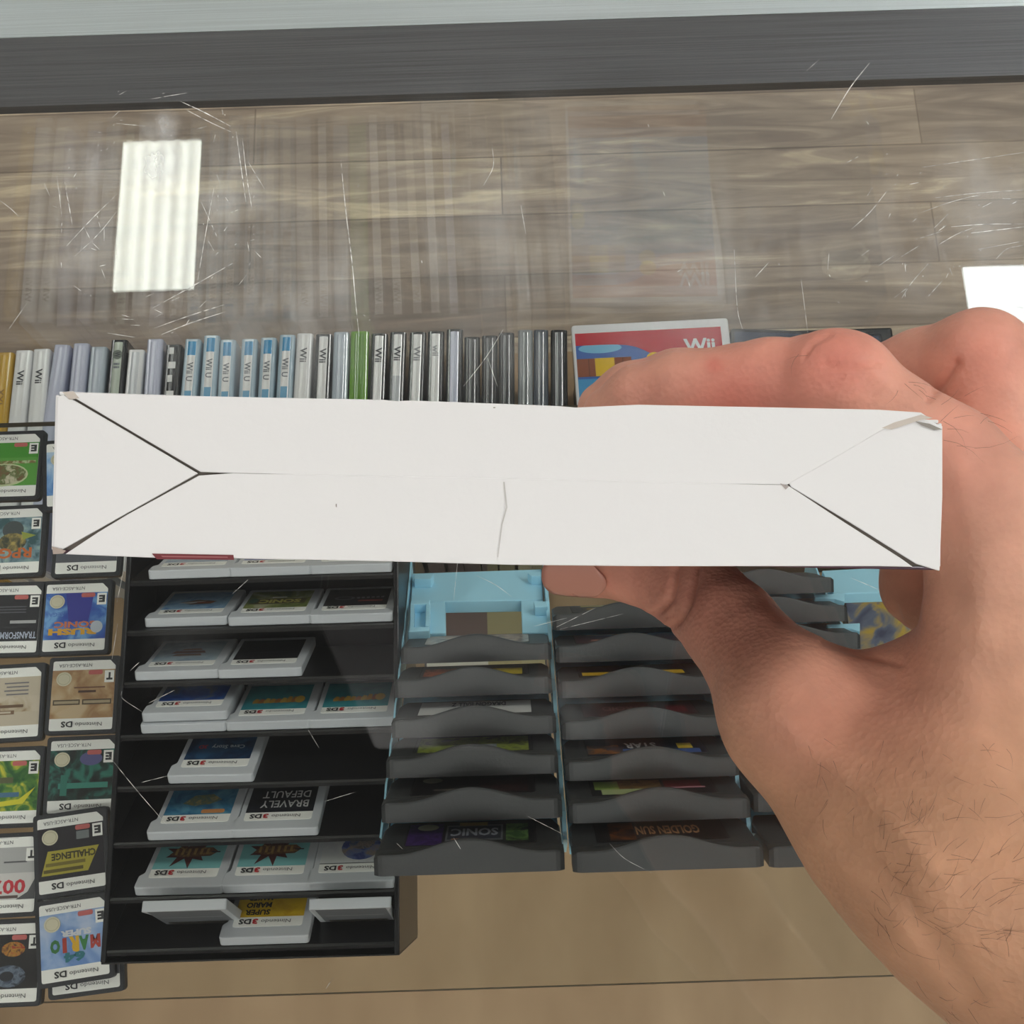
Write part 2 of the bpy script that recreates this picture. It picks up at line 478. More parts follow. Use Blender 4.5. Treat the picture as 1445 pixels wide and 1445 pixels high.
SCR = [  # polyline on the glass, width in hundredths of a millimetre
 (34, (250, 141), (288, 158), (325, 178)), (26, (263, 155), (295, 172), (326, 186)), (26, (333, 185), (340, 235), (347, 285)), (24, (342, 195), (348, 250), (356, 297)),
 (20, (350, 228), (362, 248), (373, 266)), (22, (212, 140), (240, 135), (264, 131)), (22, (80, 248), (84, 275), (87, 304)), (22, (91, 256), (97, 288), (102, 317)), (16, (62, 258), (70, 276)),
 (24, (166, 273), (130, 308), (94, 347)), (20, (165, 298), (140, 330), (105, 362)), (18, (118, 318), (128, 340), (140, 352)), (18, (147, 322), (147, 340)),
 (22, (302, 265), (290, 330), (279, 395)), (20, (284, 285), (300, 320), (308, 338)), (18, (294, 340), (302, 354)), (24, (336, 367), (275, 402), (215, 435)),
 (28, (316, 430), (268, 445), (218, 463)), (28, (318, 440), (270, 455), (228, 472)), (18, (172, 450), (190, 451)), (18, (184, 459), (198, 459)), (16, (152, 470), (190, 476)),
 (16, (104, 403), (122, 416)), (18, (326, 300), (336, 296)), (16, (337, 402), (348, 388)), (20, (0, 283), (15, 294), (27, 306)), (14, (10, 468), (40, 425)), (18, (164, 174), (205, 178)),
 (28, (481, 226), (488, 300), (497, 370), (502, 430), (507, 475)), (18, (694, 204), (698, 235), (682, 262)), (30, (1227, 89), (1200, 122), (1173, 168)), (22, (1252, 269), (1228, 300), (1202, 323)),
 (14, (1157, 83), (1138, 100)), (22, (1211, 221), (1192, 231)), (20, (1086, 369), (1066, 391)), (16, (972, 398), (975, 412)), (16, (1036, 352), (1040, 440), (1048, 465)), (14, (735, 290), (742, 330)),
 (16, (1302, 236), (1445, 215)), (16, (1320, 279), (1380, 272), (1445, 268)), (24, (1342, 320), (1390, 316), (1445, 316)), (26, (1370, 329), (1445, 320)), (20, (1325, 345), (1350, 330), (1372, 322)), (16, (1292, 338), (1330, 326)),
 (14, (1272, 362), (1300, 345)), (14, (1270, 425), (1285, 400), (1310, 372)), (16, (1310, 418), (1330, 396)), (14, (1262, 420), (1282, 405)), (14, (1300, 300), (1340, 285), (1400, 270)), (14, (1380, 352), (1445, 340)), (14, (1405, 366), (1420, 350), (1445, 346)),
 (16, (1338, 302), (1318, 322)), (14, (1240, 375), (1262, 360)), (14, (1170, 356), (1168, 380)), (12, (1130, 390), (1140, 470)), (14, (1340, 378), (1344, 388)),
 (16, (710, 465), (686, 505), (654, 545)), (14, (688, 505), (702, 545)), (16, (350, 818), (328, 838)), (16, (196, 935), (184, 946)), (16, (246, 974), (210, 992)), (12, (172, 975), (170, 985), (200, 1004)), (14, (150, 1062), (190, 1112), (236, 1165)),
 (12, (435, 1030), (450, 1055)), (14, (200, 1104), (236, 1095)), (12, (458, 1131), (500, 1118)), (14, (460, 1395), (470, 1380)), (12, (560, 1190), (568, 1198)), (20, (640, 1182), (650, 1198)), (14, (745, 1152), (800, 1180)), (14, (785, 885), (840, 858)), (12, (790, 888), (880, 866)),
 (14, (672, 812), (700, 825), (722, 842)), (12, (753, 884), (800, 872)), (12, (1200, 815), (1240, 832)), (12, (860, 1190), (880, 1212), (920, 1232)), (10, (640, 848), (646, 790)), (12, (175, 800), (165, 850)), (10, (166, 880), (158, 930)),
]
b = MB()
def strip(pts, w):
    P = [on_z(*p, ZG + .00015) for p in pts]
    # curve through the points
    Q = []
    for i in range(len(P) - 1):
        for j in range(4):
            Q.append(P[i].lerp(P[i + 1], j / 4))
    Q.append(P[-1])
    for k in range(2):
        Q = [Q[0]] + [(Q[i - 1] + Q[i] * 2 + Q[i + 1]) / 4 for i in range(1, len(Q) - 1)] + [Q[-1]]
    n = len(Q); L = []; R_ = []
    for i, q in enumerate(Q):
        t = (Q[min(i + 1, n - 1)] - Q[max(i - 1, 0)]).normalized()
        s = Vector((-t.y, t.x, 0)) * (w * .000005 * (.25 + .75 * math.sin(math.pi * (i + .3) / (n - .4))))
        L.append((q + s) * 1e3); R_.append((q - s) * 1e3)
    b.mesh(L + R_, [(i, i + 1, n + i + 1, n + i) for i in range(n - 1)], sm)
for s in SCR:
    strip(s[1:], s[0])
r2 = random.Random(3)
for k in range(150):      # specks and short nicks, most painted as glints ringing the two reflected lights
    if k < 80:
        a = r2.uniform(0, 6.28); d = r2.uniform(75, 190); px, py = 222 + d * math.cos(a) * .8, 304 + d * math.sin(a)
        a2 = a + 1.57 + r2.gauss(0, .5)
    elif k < 125:
        px, py = r2.uniform(1210, 1440), r2.uniform(200, 460)
        a2 = math.atan2(py - 470, px - 1440) + 1.57 + r2.gauss(0, .35)
    else:
        px, py = r2.uniform(0, 1300), r2.uniform(160, 460); a2 = r2.uniform(0, 3.14)
    if 160 < px < 285 and 195 < py < 412:
        continue
    l = r2.choice((2, 2.5, 4, 8, 14)) * (1 if k < 125 else .5)
    strip(((px, py), (px + l * math.cos(a2), py + l * math.sin(a2))), r2.uniform(12, 24))
b.build('scratch_specks', gtop)

# ------------------------------------------------------------------ game cases standing spine up
def shell_mat(c, tr=.0):
    return M(c, .16, 0, .5, .6)
def spine_case(xt, yt, xb, w, shell, insert, words, label, band=None, lower=None, extra=None, yb=556):
    """case on its long edge; (xt,yt) far end of the spine, (xb,yb) a point further along it"""
    p0 = on_z(xt, yt, ZW); p1 = on_z(xb, yb, ZW)
    v = (p0 - p1).normalized(); u = Vector((v.y, -v.x, 0))
    o = p0 - v * .0005; o.z = ZD
    W = w * 1.07
    t = thing('game_case', label, 'game case', frame(o, u, v, Vector((0, 0, 1))), 'game cases standing in a row')
    b = MB()
    h = W / 2
    prof = rpoly([(-h, 0), (h, 0), (h, 134), (-h, 134)], [.5, .5, 3.2, 3.2], 5)
    n = len(prof)
    vs = [(x, 0, z) for x, z in prof] + [(x, -190, z) for x, z in prof]
    b.mesh(vs, [tuple(range(n)), tuple(range(2 * n - 1, n - 1, -1))] + [((i + 1) % n, i, n + i, n + (i + 1) % n) for i in range(n)], shell)
    b.build('shell', t, bevel=.6)
    s = MB()
    hw = h - 1.5
    # the printed sleeve wraps the crowned spine
    m = 8
    def strip_(y0, y1, mat, lift):
        vs = []
        for i in range(m + 1):
            a = -1 + 2 * i / m
            z = 134 + .8 + lift - 1.9 * a * a
            vs += [(a * hw, y0, z), (a * hw, y1, z)]
        s.mesh(vs, [(2 * i, 2 * i + 2, 2 * i + 3, 2 * i + 1) for i in range(m)], mat)
    strip_(-187, -2.5, insert, .0)
    if band:
        strip_(-15, -2.5, band, .04)
    if lower:
        for y0, y1, mat in lower:
            strip_(y0, y1, mat, .04)
    zt = 134 + .95
    for wd_, y, hh, ln, mat in words:
        s.text(wd_, 0, y, hh, mat, w=ln, rot=-90, bold=.02, z=zt + .1)
    if extra:
        extra(s, zt)
    s.build('spine_insert', t, smooth=True)
    return t
white = (226, 226, 228); lilac = (196, 200, 222); pale = (186, 198, 210); black = (40, 42, 46)
white = (240, 240, 242); sw = shell_mat(white); sl = shell_mat(lilac); spb = shell_mat(pale); sk = shell_mat(black)
iw = M((246, 246, 246), .13, 0, .5, .8); il = M((208, 212, 234), .13, 0, .5, .8); ip = M((196, 206, 220), .13, 0, .5, .8)
ik = M((44, 46, 52), .13, 0, .5, .8); iy = M((214, 170, 60), .25, 0, .5, .6); ig = M((96, 150, 34), .13, 0, .5, .8)
gtx = M((120, 124, 132), .4); dtx = M((70, 72, 78), .4); blu = M((44, 150, 206), .2, 0, .5, .6); lb = M((110, 175, 215), .3)
igr = M((196, 206, 192), .2, 0, .5, .6)
Wii = lambda mat=dtx, y=-20: [('Wii', y, 5.6, 13, mat)]
WiiU = [('Wii U', -30, 5., 17, gtx)]
def ulow(seed):
    a = ART((120, 70, 60), (150, 150, 160), (70, 80, 130), 90, seed)
    def f(s, zt):
        s.rect(-2.8, 2.8, -57, -47, lb, zt + .02); s.rect(-3.6, 3.6, -84, -70, a, zt + .02)
    return f
def dark_glint(s, zt):  # white patches painted as glints on the glossy spine
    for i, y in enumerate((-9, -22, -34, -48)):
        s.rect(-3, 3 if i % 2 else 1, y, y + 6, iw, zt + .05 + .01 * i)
wrap = M((150, 156, 160), .07, 0, .8, 1.)
R = spine_case
R(6, 495, -4, 12.5, shell_mat((200, 160, 60)), iy, [('XXI', -40, 5, 14, M((150, 110, 40), .5))], 'yellow game case at the left end of the row of standing cases', yb=595)
R(32, 492, 21, 13.2, sw, iw, Wii(dtx, -25), 'tilted white game case standing beside the yellow one', yb=593)
R(57, 490, 48.5, 13.2, sw, iw, Wii(dtx, -25), 'second white game case to the right of the yellow one', yb=593)
R(86, 484, 75, 12.6, sl, il, [], 'blank lilac game case left of another lilac one, near the yellow case')
R(113, 482, 105.5, 12.6, sl, il, [], 'blank lilac game case whose spine ends just above the box corner')
R(138, 487, 132, 13., spb, ip, [], 'pale blue-grey game case left of the black-edged case with the badge')
R(167, 477, 160, 13., sk, igr, [('W', -14, 5, 5, dtx), ('ii', -24, 5, 5, gtx)], 'greenish-white game case in a black shell with a dark round badge',
  extra=lambda s, z: s.disc(0, -14, 4.2, 4.2, M((120, 128, 120), .4), z=z + .02))
R(191, 491, 185, 12.6, sw, M((222, 226, 232), .1, 0, .6, 1.), [], 'short white game case with a bright glare at its top')
R(217.5, 476, 212, 12.6, sl, il, [], 'lilac game case left of the dark one with painted glints')
R(244, 484, 239, 12.6, sk, ik, [], 'dark game case with white glints painted on, between lilac and blue-topped cases', extra=dark_glint)
for i, (a, bt, c, dsc) in enumerate(((271, 476, 264, 'first from the left'), (297.5, 471, 291.5, 'second from the left'), (320.5, 477, 316.5, 'third from the left'),
                                     (351, 476, 346.5, 'fourth, just right of the gap'), (378, 474, 373.5, 'fifth, last but one'), (404.5, 470, 399.5, 'sixth, against the plain white cases'))):
    R(a, bt, c, 12.4, shell_mat((176, 200, 216)), iw, WiiU, 'white game case with blue top band, ' + dsc + ' of six', band=blu, extra=ulow(i * .31))
R(429.5, 468, 424.5, 12.8, sw, iw, Wii(), 'white game case right of the last blue-topped one')
R(456.5, 469, 452.5, 13.2, sk, iw, Wii(), 'white game case with black edges, left of the plain pale blue one')
R(481, 466, 478, 12.4, spb, ip, [], 'plain pale blue game case touching the bright green one')
R(507, 465, 504.5, 14.6, shell_mat((110, 165, 40)), ig, [], 'bright green game case in the row of standing cases')
R(535, 468, 531.5, 13., sk, iw, Wii(), 'white game case immediately right of the green one')
R(561.5, 466, 558, 13., sk, iw, Wii(), 'white game case second to the right of the green one', lower=[(-187, -40, M((205, 208, 214), .13, 0, .5, .8))])
R(589.5, 466, 586, 13., sk, iw, Wii(M((150, 152, 156), .4)), 'white game case with faint lettering, third right of the green one', lower=[(-187, -70, M((214, 204, 184), .13, 0, .5, .8))])
R(615, 465, 613, 13., sk, iw, [('wii', -18, 5, 10, M((170, 172, 176), .4))], 'white game case with faded lettering left of the last lilac one')
R(641.5, 462, 640, 13., sk, il, [], 'lilac game case with a black top edge left of the dark cases')
for a, bt, c, dsc in ((666, 473, 665.5, 'first of three beside the lilac case'), (691, 471, 690.5, 'middle of three, behind the crossed scratches'), (714.5, 467, 714.5, 'third of three, left of the wrapped ones')):
    R(a, bt, c, 12.4, sk, ik, [], 'black game case with a white light streak, ' + dsc)
R(741.5, 463, 741.5, 11.6, wrap, M((96, 104, 108), .08, 0, .9, 1., .9, 55), [], 'grey game case in crinkled shiny plastic wrap')
R(763.5, 463, 763.5, 11.6, M((84, 92, 104), .1, 0, .6, 1.), M((84, 92, 104), .08, 0, .8, 1., .5, 60), [], 'slate grey game case between the crinkled wrap and the last dark case')
R(789, 463, 789.5, 13., sk, M((88, 92, 98), .1, 0, .6, 1.), [], 'dark grey game case at the right end, against the red and blue cover')

# ------------------------------------------------------------------ cases lying flat, cover up, on a black riser
ZF = ZW + .004
rs = MB(); blk = M((30, 30, 32), .4)
ra = on_z(806, 470, ZF); rb = on_z(1270, 470, ZF)
rs.box(ra.x * 1e3 + 8, rb.x * 1e3, (YG - .195) * 1e3, (YG - .012) * 1e3, ZD * 1e3, (ZF - .0152) * 1e3, blk)
ro = rs.build('display_riser', bevel=2)
tag(ro, 'black riser block under the flat red and blue game case', 'riser')
def flat_case(tl, tr, label, shellm, art, L=190, T=14.5):
    p0 = on_z(*tl, ZF); p1 = on_z(*tr, ZF)
    u = (p1 - p0).normalized(); v = Vector((-u.y, u.x, 0))
    W = (p1 - p0).length * 1e3
    t = thing('game_case', label, 'game case', frame(p0 - Vector((0, 0, .001 * T)), u, v, Vector((0, 0, 1))), 'game cases lying flat')
    b = MB()
    b.prism(rrect(0, W, -L, 0, 3), 0, T, shellm)
    b.build('shell', t, bevel=1.2)
    c = MB(); c.z = T
    art(c, W, L)
    c.build('cover_sheet', t)
    return t
def red_cover(c, W, L):
    x0, x1 = 2.5, W - 7; y1 = -8; y0 = -L + 6
    sky = M((66, 116, 190), .2, 0, .5, .7); red = M((196, 44, 62), .2, 0, .5, .7); wht = M((232, 236, 240), .2, 0, .5, .6)
    c.rect(x0, x1, y0, y1, M((66, 108, 184), .2, 0, .5, .7))
    c.rect(x0, x1, y0, y1 - 41, M((74, 158, 214), .2, 0, .5, .7))
    # light blue cloud shapes
    lc = M((120, 190, 226), .2, 0, .5, .7)
    c.disc(x0 + 20, y1 - 14, 18, 4.5, lc); c.disc(x0 + 40, y1 - 52, 26, 5, lc); c.disc(x0 + 90, y1 - 60, 28, 9, lc)
    # red band that swoops to the right
    pts = [(x0, y1), (x1, y1), (x1, y1 - 34)]
    for i in range(17):
        t = i / 16
        xx = x1 - 22 - (x1 - x0 - 22) * t
        s = 1 / (1 + math.exp(-(t - .38) * 13))
        pts.append((xx, y1 - 31 + 20 * s))
    pts.append((x0, y1 - 9))
    c.flat(pts, red)
    c.text('Wii', x1 - 19, y1 - 16, 13, wht, w=26, rot=0, bold=.03)
    br = M((146, 84, 60), .3); ye = M((232, 190, 40), .25, 0, .5, .6)
    c.rect(x0, x0 + 45, y1 - 39, y1 - 23, br)
    for k in range(1, 5):
        c.rect(x0 + k * 9.4, x0 + k * 9.4 + .8, y1 - 39, y1 - 23, M((112, 62, 46), .4))
    c.rect(x0 + 15, x0 + 31, y1 - 39, y1 - 23, ye)
    c.disc(x0 + 64, y1 - 27, 7, 7, ye); c.disc(x0 + 6, y1 - 72, 6, 8, M((220, 226, 150), .3))
    c.rect(x0, x1, y0, y0 + 22, M((176, 92, 60), .3))
flat_case((806, 459), (1027, 448), 'red and blue game case lying flat, cover up, behind the index finger', M((232, 232, 236), .12, 0, .5, .8), red_cover)
def navy_cover(c, W, L):
    c.rect(3, W - 3, -L + 4, -3, M((56, 68, 92), .2, 0, .5, .7))
    c.rect(3, W - 3, -60, -40, M((70, 84, 110), .25, 0, .5, .7))
    c.disc(W - 22, -16, 21, 14, M((226, 224, 206), .2, 0, .5, .7))
    c.disc(W - 22, -20, 16, 11, M((120, 140, 150), .25))
flat_case((1031, 463), (1245, 470), 'navy game case with a cream disc lying flat beside the red and blue one', M((42, 46, 56), .15, 0, .5, .7), navy_cover)
# two more covers lying on the deck, seen through the empty slots of the blue stand
def low_case(px0, px1, pyt, label, shellm, art, L=150):
    z = ZD + .014
    p0 = on_z(px0, pyt, z); p1 = on_z(px1, pyt, z)
    W = (p1 - p0).length * 1e3
    t = thing('game_case', label, 'game case', frame(Vector((p0.x, p0.y, ZD)), Vector((1, 0, 0)), Vector((0, 1, 0)), Vector((0, 0, 1))), 'game cases lying flat')
    b = MB(); b.prism(rrect(0, W, -L, 0, 2), 0, 13.6, shellm); b.build('shell', t, bevel=1)
    c = MB(); c.z = 13.6; art(c, W, L); c.build('cover_sheet', t)
def brown_cover(c, W, L):
    c.rect(2, W - 2, -L + 2, -2, M((206, 200, 186), .4))
    c.rect(2, W * .52, -50, -2, M((120, 96, 90), .4)); c.rect(W * .52, W - 2, -L + 2, -2, M((176, 162, 120), .4))
    c.rect(2, W * .52, -53, -50, M((90, 80, 76), .4))
low_case(598, 768, 826, 'brown and cream cover lying below the open slot of the blue stand', M((80, 74, 70), .4), brown_cover)
def motley_cover(c, W, L):
    c.rect(1, W - 1, -L + 1, -1, ART((196, 160, 50), (96, 104, 128), (52, 52, 84), 42, 2.2))
low_case(1188, 1330, 810, 'mottled yellow and dark blue cover lying below the right end of the blue stand', M((70, 62, 60), .4), motley_cover)
# ------------------------------------------------------------------ small dark cartridges lying on the glass shelf
ds_body = M((52, 53, 56), .42, 0, .45, 0, .15, 900)
paper = M((244, 244, 238), .4)
ink = M((52, 52, 54), .5); gink = M((92, 92, 94), .5); cream = M((214, 208, 180), .45); redp = M((196, 104, 100), .45); rink = M((186, 48, 52), .45)
LX, LY = 14.2, 15.6           # half size of the paper label
TOPB = 3.8
def ds_cart(px, py, ang, label, art, rate='E', lift=0., tiltx=0., seal=True, pill=True, cut=True):
    o = on_z(px, py, ZS + .0038 + lift)
    o.z = ZS + .0003 + lift
    m = Matrix.Translation(o) @ Matrix.Rotation(math.radians(ang), 4, 'Z') @ Matrix.Rotation(tiltx, 4, 'Y')
    t = thing('game_cartridge', label, 'game cartridge', m, 'small dark cartridges on the glass shelf')
    b = MB()
    pts = [(-16.2, -17.5), (16.2, -17.5), (16.2, 17.5), (-16.2, 17.5)]
    b.prism(rpoly(pts, [2.2, 2.2, 1.6, 1.6]), 0, TOPB - .3, ds_body)
    b.prism(rpoly([(-15.8, -17.1), (15.8, -17.1), (15.8, 17.1), (-15.8, 17.1)], [2, 2, 1.4, 1.4]), TOPB - .3, TOPB, ds_body)
    # grip ridges at the far end
    for k in range(3):
        b.box(-6, 6, 16.2 - k * .5, 16.4 - k * .5, TOPB, TOPB + .12, ds_body)
    b.build('shell', t, bevel=.25)
    c = MB()
    out = rpoly([(-LX, -LY), (LX, -LY), (LX, LY - (2.6 if cut else 0)), (LX - (2.6 if cut else .01), LY), (-LX, LY)], [1, 1, .3, .3, 1])
    c.prism(out, TOPB, TOPB + .12, paper)
    c.z = TOPB + .12
    c.art_box = (-LX, LX, -LY + 5.3, LY - 4.2)
    art(c, *c.art_box)
    # printed code at the far edge, maker's line at the near edge, both upside down from here
    c.text('NTR-ASCE-USA', -4, LY - 2.1, 1.5, gink, w=15)
    c.text('DS', -6.2, -LY + 2.7, 2.7, ink, w=5.2, bold=.03)
    c.text('Nintendo', 3.6, -LY + 2.5, 1.7, gink, w=12)
    y1 = LY - 4.2
    if seal:
        c.disc(-LX + 5.4, y1 - 4, 3.5, 3.2, cream); c.disc(-LX + 5.4, y1 - 4, 2.9, 2.6, M((188, 182, 152), .5)); c.disc(-LX + 5.4, y1 - 4, 2.6, 2.3, cream)
    if pill:
        c.flat(rrect(2.2, 8.6, y1 - 2.3, y1 - .3, 1), redp)
    if rate:
        c.rect(LX - 4.6, LX - .3, y1 - 6, y1 - .6, paper)
        c.text(rate, LX - 2.4, y1 - 3.2, 3.4, ink, w=2.8, bold=.06)
    c.build('label', t)
    return t
def a_green(c, x0, x1, y0, y1):
    c.rect(x0, x1, y0, y1, M((72, 148, 48), .4)); c.rect(x0, x1, y0, y0 + 14, M((92, 160, 66), .4))
    c.disc(-2, y0 + 5.5, 12, 5.8, M((196, 206, 160), .4)); c.disc(-2, y0 + 5.6, 11.2, 5, ART((120, 96, 66), (104, 120, 70), (206, 200, 170), 330, 1))
    c.rect(x0, x1 - 1, y0 + 11, y0 + 12.5, ART((110, 130, 70), (140, 110, 70), (180, 200, 150), 330, 3))
def a_fantasy(c, x0, x1, y0, y1):
    c.rect(x0, x1, y0, y1, ART((60, 92, 96), (112, 140, 150), (150, 176, 170), 150, 4))
    c.disc(1, y1 - 6, 5, 4.4, M((74, 82, 82), .5)); c.disc(1, y1 - 12, 6.5, 4.5, ART((70, 74, 60), (120, 110, 70), (180, 160, 90), 260, 1))
    c.flat([(5, y1 - 7), (12, y1 - 9), (6, y1 - 11)], M((150, 160, 70), .4))
    c.text('RPG', 3, y0 + 4.4, 5, M((196, 106, 50), .4), w=15, bold=.03)
def a_black(c, x0, x1, y0, y1):
    c.rect(x0, x1, y0, y1, M((36, 36, 40), .4))
    c.text('TRANSFORMERS', 3, y0 + 2.7, 3.2, M((180, 188, 206), .4), w=21, bold=.02)
    c.rect(1, 13, y0 + 8.2, y0 + 9.6, M((170, 170, 170), .5)); c.flat([(-8, y0 + 9.4), (-6, y0 + 8), (-4, y0 + 9.4), (-6, y0 + 6.4)], M((200, 200, 200), .5))
    for k in range(3): c.rect(-6, 8, y1 - 6 - k * 1.3, y1 - 5.4 - k * 1.3, M((84, 84, 90), .5))
def a_tan(c, x0, x1, y0, y1):
    c.rect(x0, x1, y0, y1, M((196, 184, 162), .45)); c.rect(x0, x1, y0 + 6, y0 + 13, ART((150, 120, 88), (186, 170, 142), (204, 192, 170), 120, 7))
    c.rect(-8, 7, y0 + 8, y0 + 9.3, M((110, 86, 64), .5)); c.rect(-9, 3, y0 + 5, y0 + 6.8, M((126, 100, 76), .5)); c.rect(-7.5, 1.5, y0 + 5.5, y0 + 6.4, M((196, 184, 162), .45))
    for k in range(4): c.rect(-2 + k % 2, 9, y1 - 3 - k * 1.7, y1 - 2.4 - k * 1.7, M((120, 116, 120), .5))
def a_lime(c, x0, x1, y0, y1):
    c.rect(x0, x1, y0, y1, ART((40, 92, 44), (84, 132, 50), (206, 200, 60), 140, 2))
    c.flat([(-12, y0 + 1), (8, y0 + 3), (13, y0 + 10), (6, y0 + 5), (-12, y0 + 3)], M((212, 204, 50), .4))
    c.rect(-12, 6, y0 + 6, y0 + 8, M((70, 110, 140), .4)); c.rect(-13, 3, y0 + 12, y0 + 14.5, M((92, 96, 62), .4))
def a_white(c, x0, x1, y0, y1):
    c.rect(x0, x1, y0, y1, M((176, 176, 174), .4)); c.rect(x0, x1, y0, y0 + 11, M((206, 204, 200), .4))
    c.flat([(6, y0), (x1, y0), (x1, y0 + 9), (11, y0 + 3)], M((84, 84, 86), .4)); c.rect(0, 10, y1 - 6.5, y1 - 5.8, gink)
    c.text('007', 2.5, y0 + 5.4, 6, M((190, 52, 62), .4), w=15, bold=.03); c.rect(-4, 7, y0 + .6, y0 + 1.8, M((96, 80, 76), .5))
def a_dark(c, x0, x1, y0, y1):
    c.rect(x0, x1, y0, y1, M((34, 32, 32), .4)); c.disc(3, y1 - 6, 5, 3, ART((160, 60, 40), (180, 130, 50), (90, 50, 40), 400, 3))
    c.disc(2, y0 + 5, 7, 4.4, ART((66, 76, 92), (110, 122, 138), (50, 54, 64), 260, 5)); c.disc(1, y0 + 5, 3, 2, M((40, 42, 48), .4))
def a_blue(c, x0, x1, y0, y1):
    c.rect(x0, x1, y0, y1, ART((96, 146, 206), (140, 180, 224), (190, 214, 236), 90, 2))
def a_rush(c, x0, x1, y0, y1):
    c.rect(x0, x1, y0, y1, ART((52, 84, 172), (66, 112, 190), (120, 170, 220), 110, 1))
    c.flat([(-3, y0 + 8), (6, y0 + 8), (8, y1), (-5, y1)], M((56, 60, 150), .4))
    c.text('SONIC', 0, y0 + 6.9, 2.9, M((206, 120, 80), .4), w=19, bold=.04)
    c.text('RUSH', -1, y0 + 3.6, 3.1, M((222, 168, 50), .4), w=22, bold=.06)
    c.disc(10, y0 + 5.5, 2.8, 2.8, M((190, 200, 210), .4)); c.text('SEGA', -9, y1 - 10, 2, M((90, 130, 200), .4), w=7, bold=.04)
def a_sand(c, x0, x1, y0, y1):
    c.rect(x0, x1, y0, y1, ART((168, 130, 92), (190, 158, 116), (206, 182, 146), 100, 6)); c.rect(x0 + 1, -1, y0 + 6, y0 + 8.4, M((92, 78, 60), .5)); c.rect(x0 + 1.6, -1.6, y0 + 6.6, y0 + 7.8, M((176, 160, 130), .5))
    c.rect(0, x1 - 1, y0 + 6, y0 + 8.4, M((92, 78, 60), .5)); c.rect(.6, x1 - 1.6, y0 + 6.6, y0 + 7.8, M((176, 160, 130), .5))
    c.rect(-4, 10, y0 + 13.4, y0 + 14, M((120, 84, 64), .5)); c.rect(-2, 6, y0 + 11.4, y0 + 12.4, M((90, 66, 54), .5))
def a_teal(c, x0, x1, y0, y1):
    c.rect(x0, x1, y0, y1, ART((28, 36, 32), (34, 62, 56), (50, 120, 104), 170, 3)); c.rect(-10, 12, y0 + 5, y0 + 7.4, M((60, 136, 120), .4)); c.rect(-9, -6, y0 + 2, y0 + 11, M((50, 120, 104), .4))
    c.disc(4, y1 - 4, 5, 3, M((92, 92, 140), .4))
def a_chal(c, x0, x1, y0, y1):
    c.rect(x0, x1, y0, y1, M((34, 30, 36), .4))
    c.flat([(-13, y0 + 2), (7, y0 + 2), (12, y0 + 12), (-10, y0 + 12)], M((176, 164, 58), .4))
    c.text('CHALLENGE', 1, y0 + 9.4, 3, M((60, 56, 24), .4), w=19, bold=.04)
    c.rect(-11, 6, y0 + 5.6, y0 + 7, M((120, 108, 40), .4)); c.rect(-12, 5, y0 + 3, y0 + 4.4, M((96, 86, 34), .4)); c.rect(2.5, 8, y1 - 6.2, y1 - 2.8, M((120, 126, 126), .4))
def a_letters(c, x0, x1, y0, y1):
    c.rect(x0, x1, y0, y1, ART((110, 146, 204), (150, 178, 220), (186, 202, 228), 60, 9))
    for ch, x, col, h in (('O', -8, (56, 116, 60), 5.6), ('I', -4, (170, 60, 44), 6), ('R', 0, (222, 176, 40), 6.4), ('A', 4.2, (60, 130, 70), 5.8), ('M', 9, (176, 66, 56), 5.4)):
        c.text(ch, x, y0 + 8.6, h, M(col, .4), w=4.2 if ch != 'I' else 1.8, bold=.07)
    c.text('SUPER', 1, y0 + 13.2, 2.6, M((210, 214, 220), .4), w=13, bold=.06); c.text('64', 0, y0 + 3.6, 4, M((50, 120, 130), .4), w=9, bold=.06)
def a_plain(c, x0, x1, y0, y1):
    c.rect(x0, x1, y0, y1, M((90, 92, 98), .4))
D = ds_cart
D(12, 657, 0, 'small dark cartridge with green label, topmost at the left edge', a_green, 'E')
D(15, 764, .8, 'small dark cartridge with grey-blue fantasy label and orange letters, at the left edge', a_fantasy, 'E', seal=False, pill=False)
D(12, 874, -.5, 'small dark cartridge with black label and white mask shapes, at the left edge', a_black, 'E')
D(12, 992, 1.5, 'small dark cartridge with faded off-white and brown label at the left edge', a_tan, None, pill=False, seal=False)
D(9, 1111, .5, 'small dark cartridge with green and yellow label at the left edge', a_lime, 'E')
D(5, 1235, 1.2, 'small dark cartridge with pale grey label and red numerals', a_white, 'T', pill=False)
D(8, 1359, .6, 'small dark cartridge with near-black label, lowest at the left edge', a_dark, 'T')
D(109, 668, 5., 'tilted small dark cartridge with light blue label, half behind the white box', a_blue, 'E', lift=.0021, tiltx=math.radians(6.6))
D(124, 763, .5, 'small dark cartridge with only its lower label strip below the box corner', a_plain, 'E')
D(107, 871, .3, 'small dark cartridge with blue label and orange and yellow title', a_rush, 'E')
D(117, 981, .2, 'small dark cartridge with sandy brown label beside the black rack', a_sand, 'T')
D(115, 1095, .6, 'small dark cartridge with dark teal label above the yellow-titled one', a_teal, 'E')
D(107, 1213, 5., 'small dark cartridge lying under the tilted yellow-titled one', a_plain, None)
D(101, 1203, 6.5, 'tilted small dark cartridge with black label and yellow title', a_chal, 'E', lift=.0041)
D(121, 1343, 5.5, 'small dark cartridge lying under the blue one with colourful letters', a_plain, None, cut=False)
D(105, 1326, 7., 'tilted small dark cartridge with blue label and colourful letters, beside the rack end', a_letters, 'E', lift=.0041)

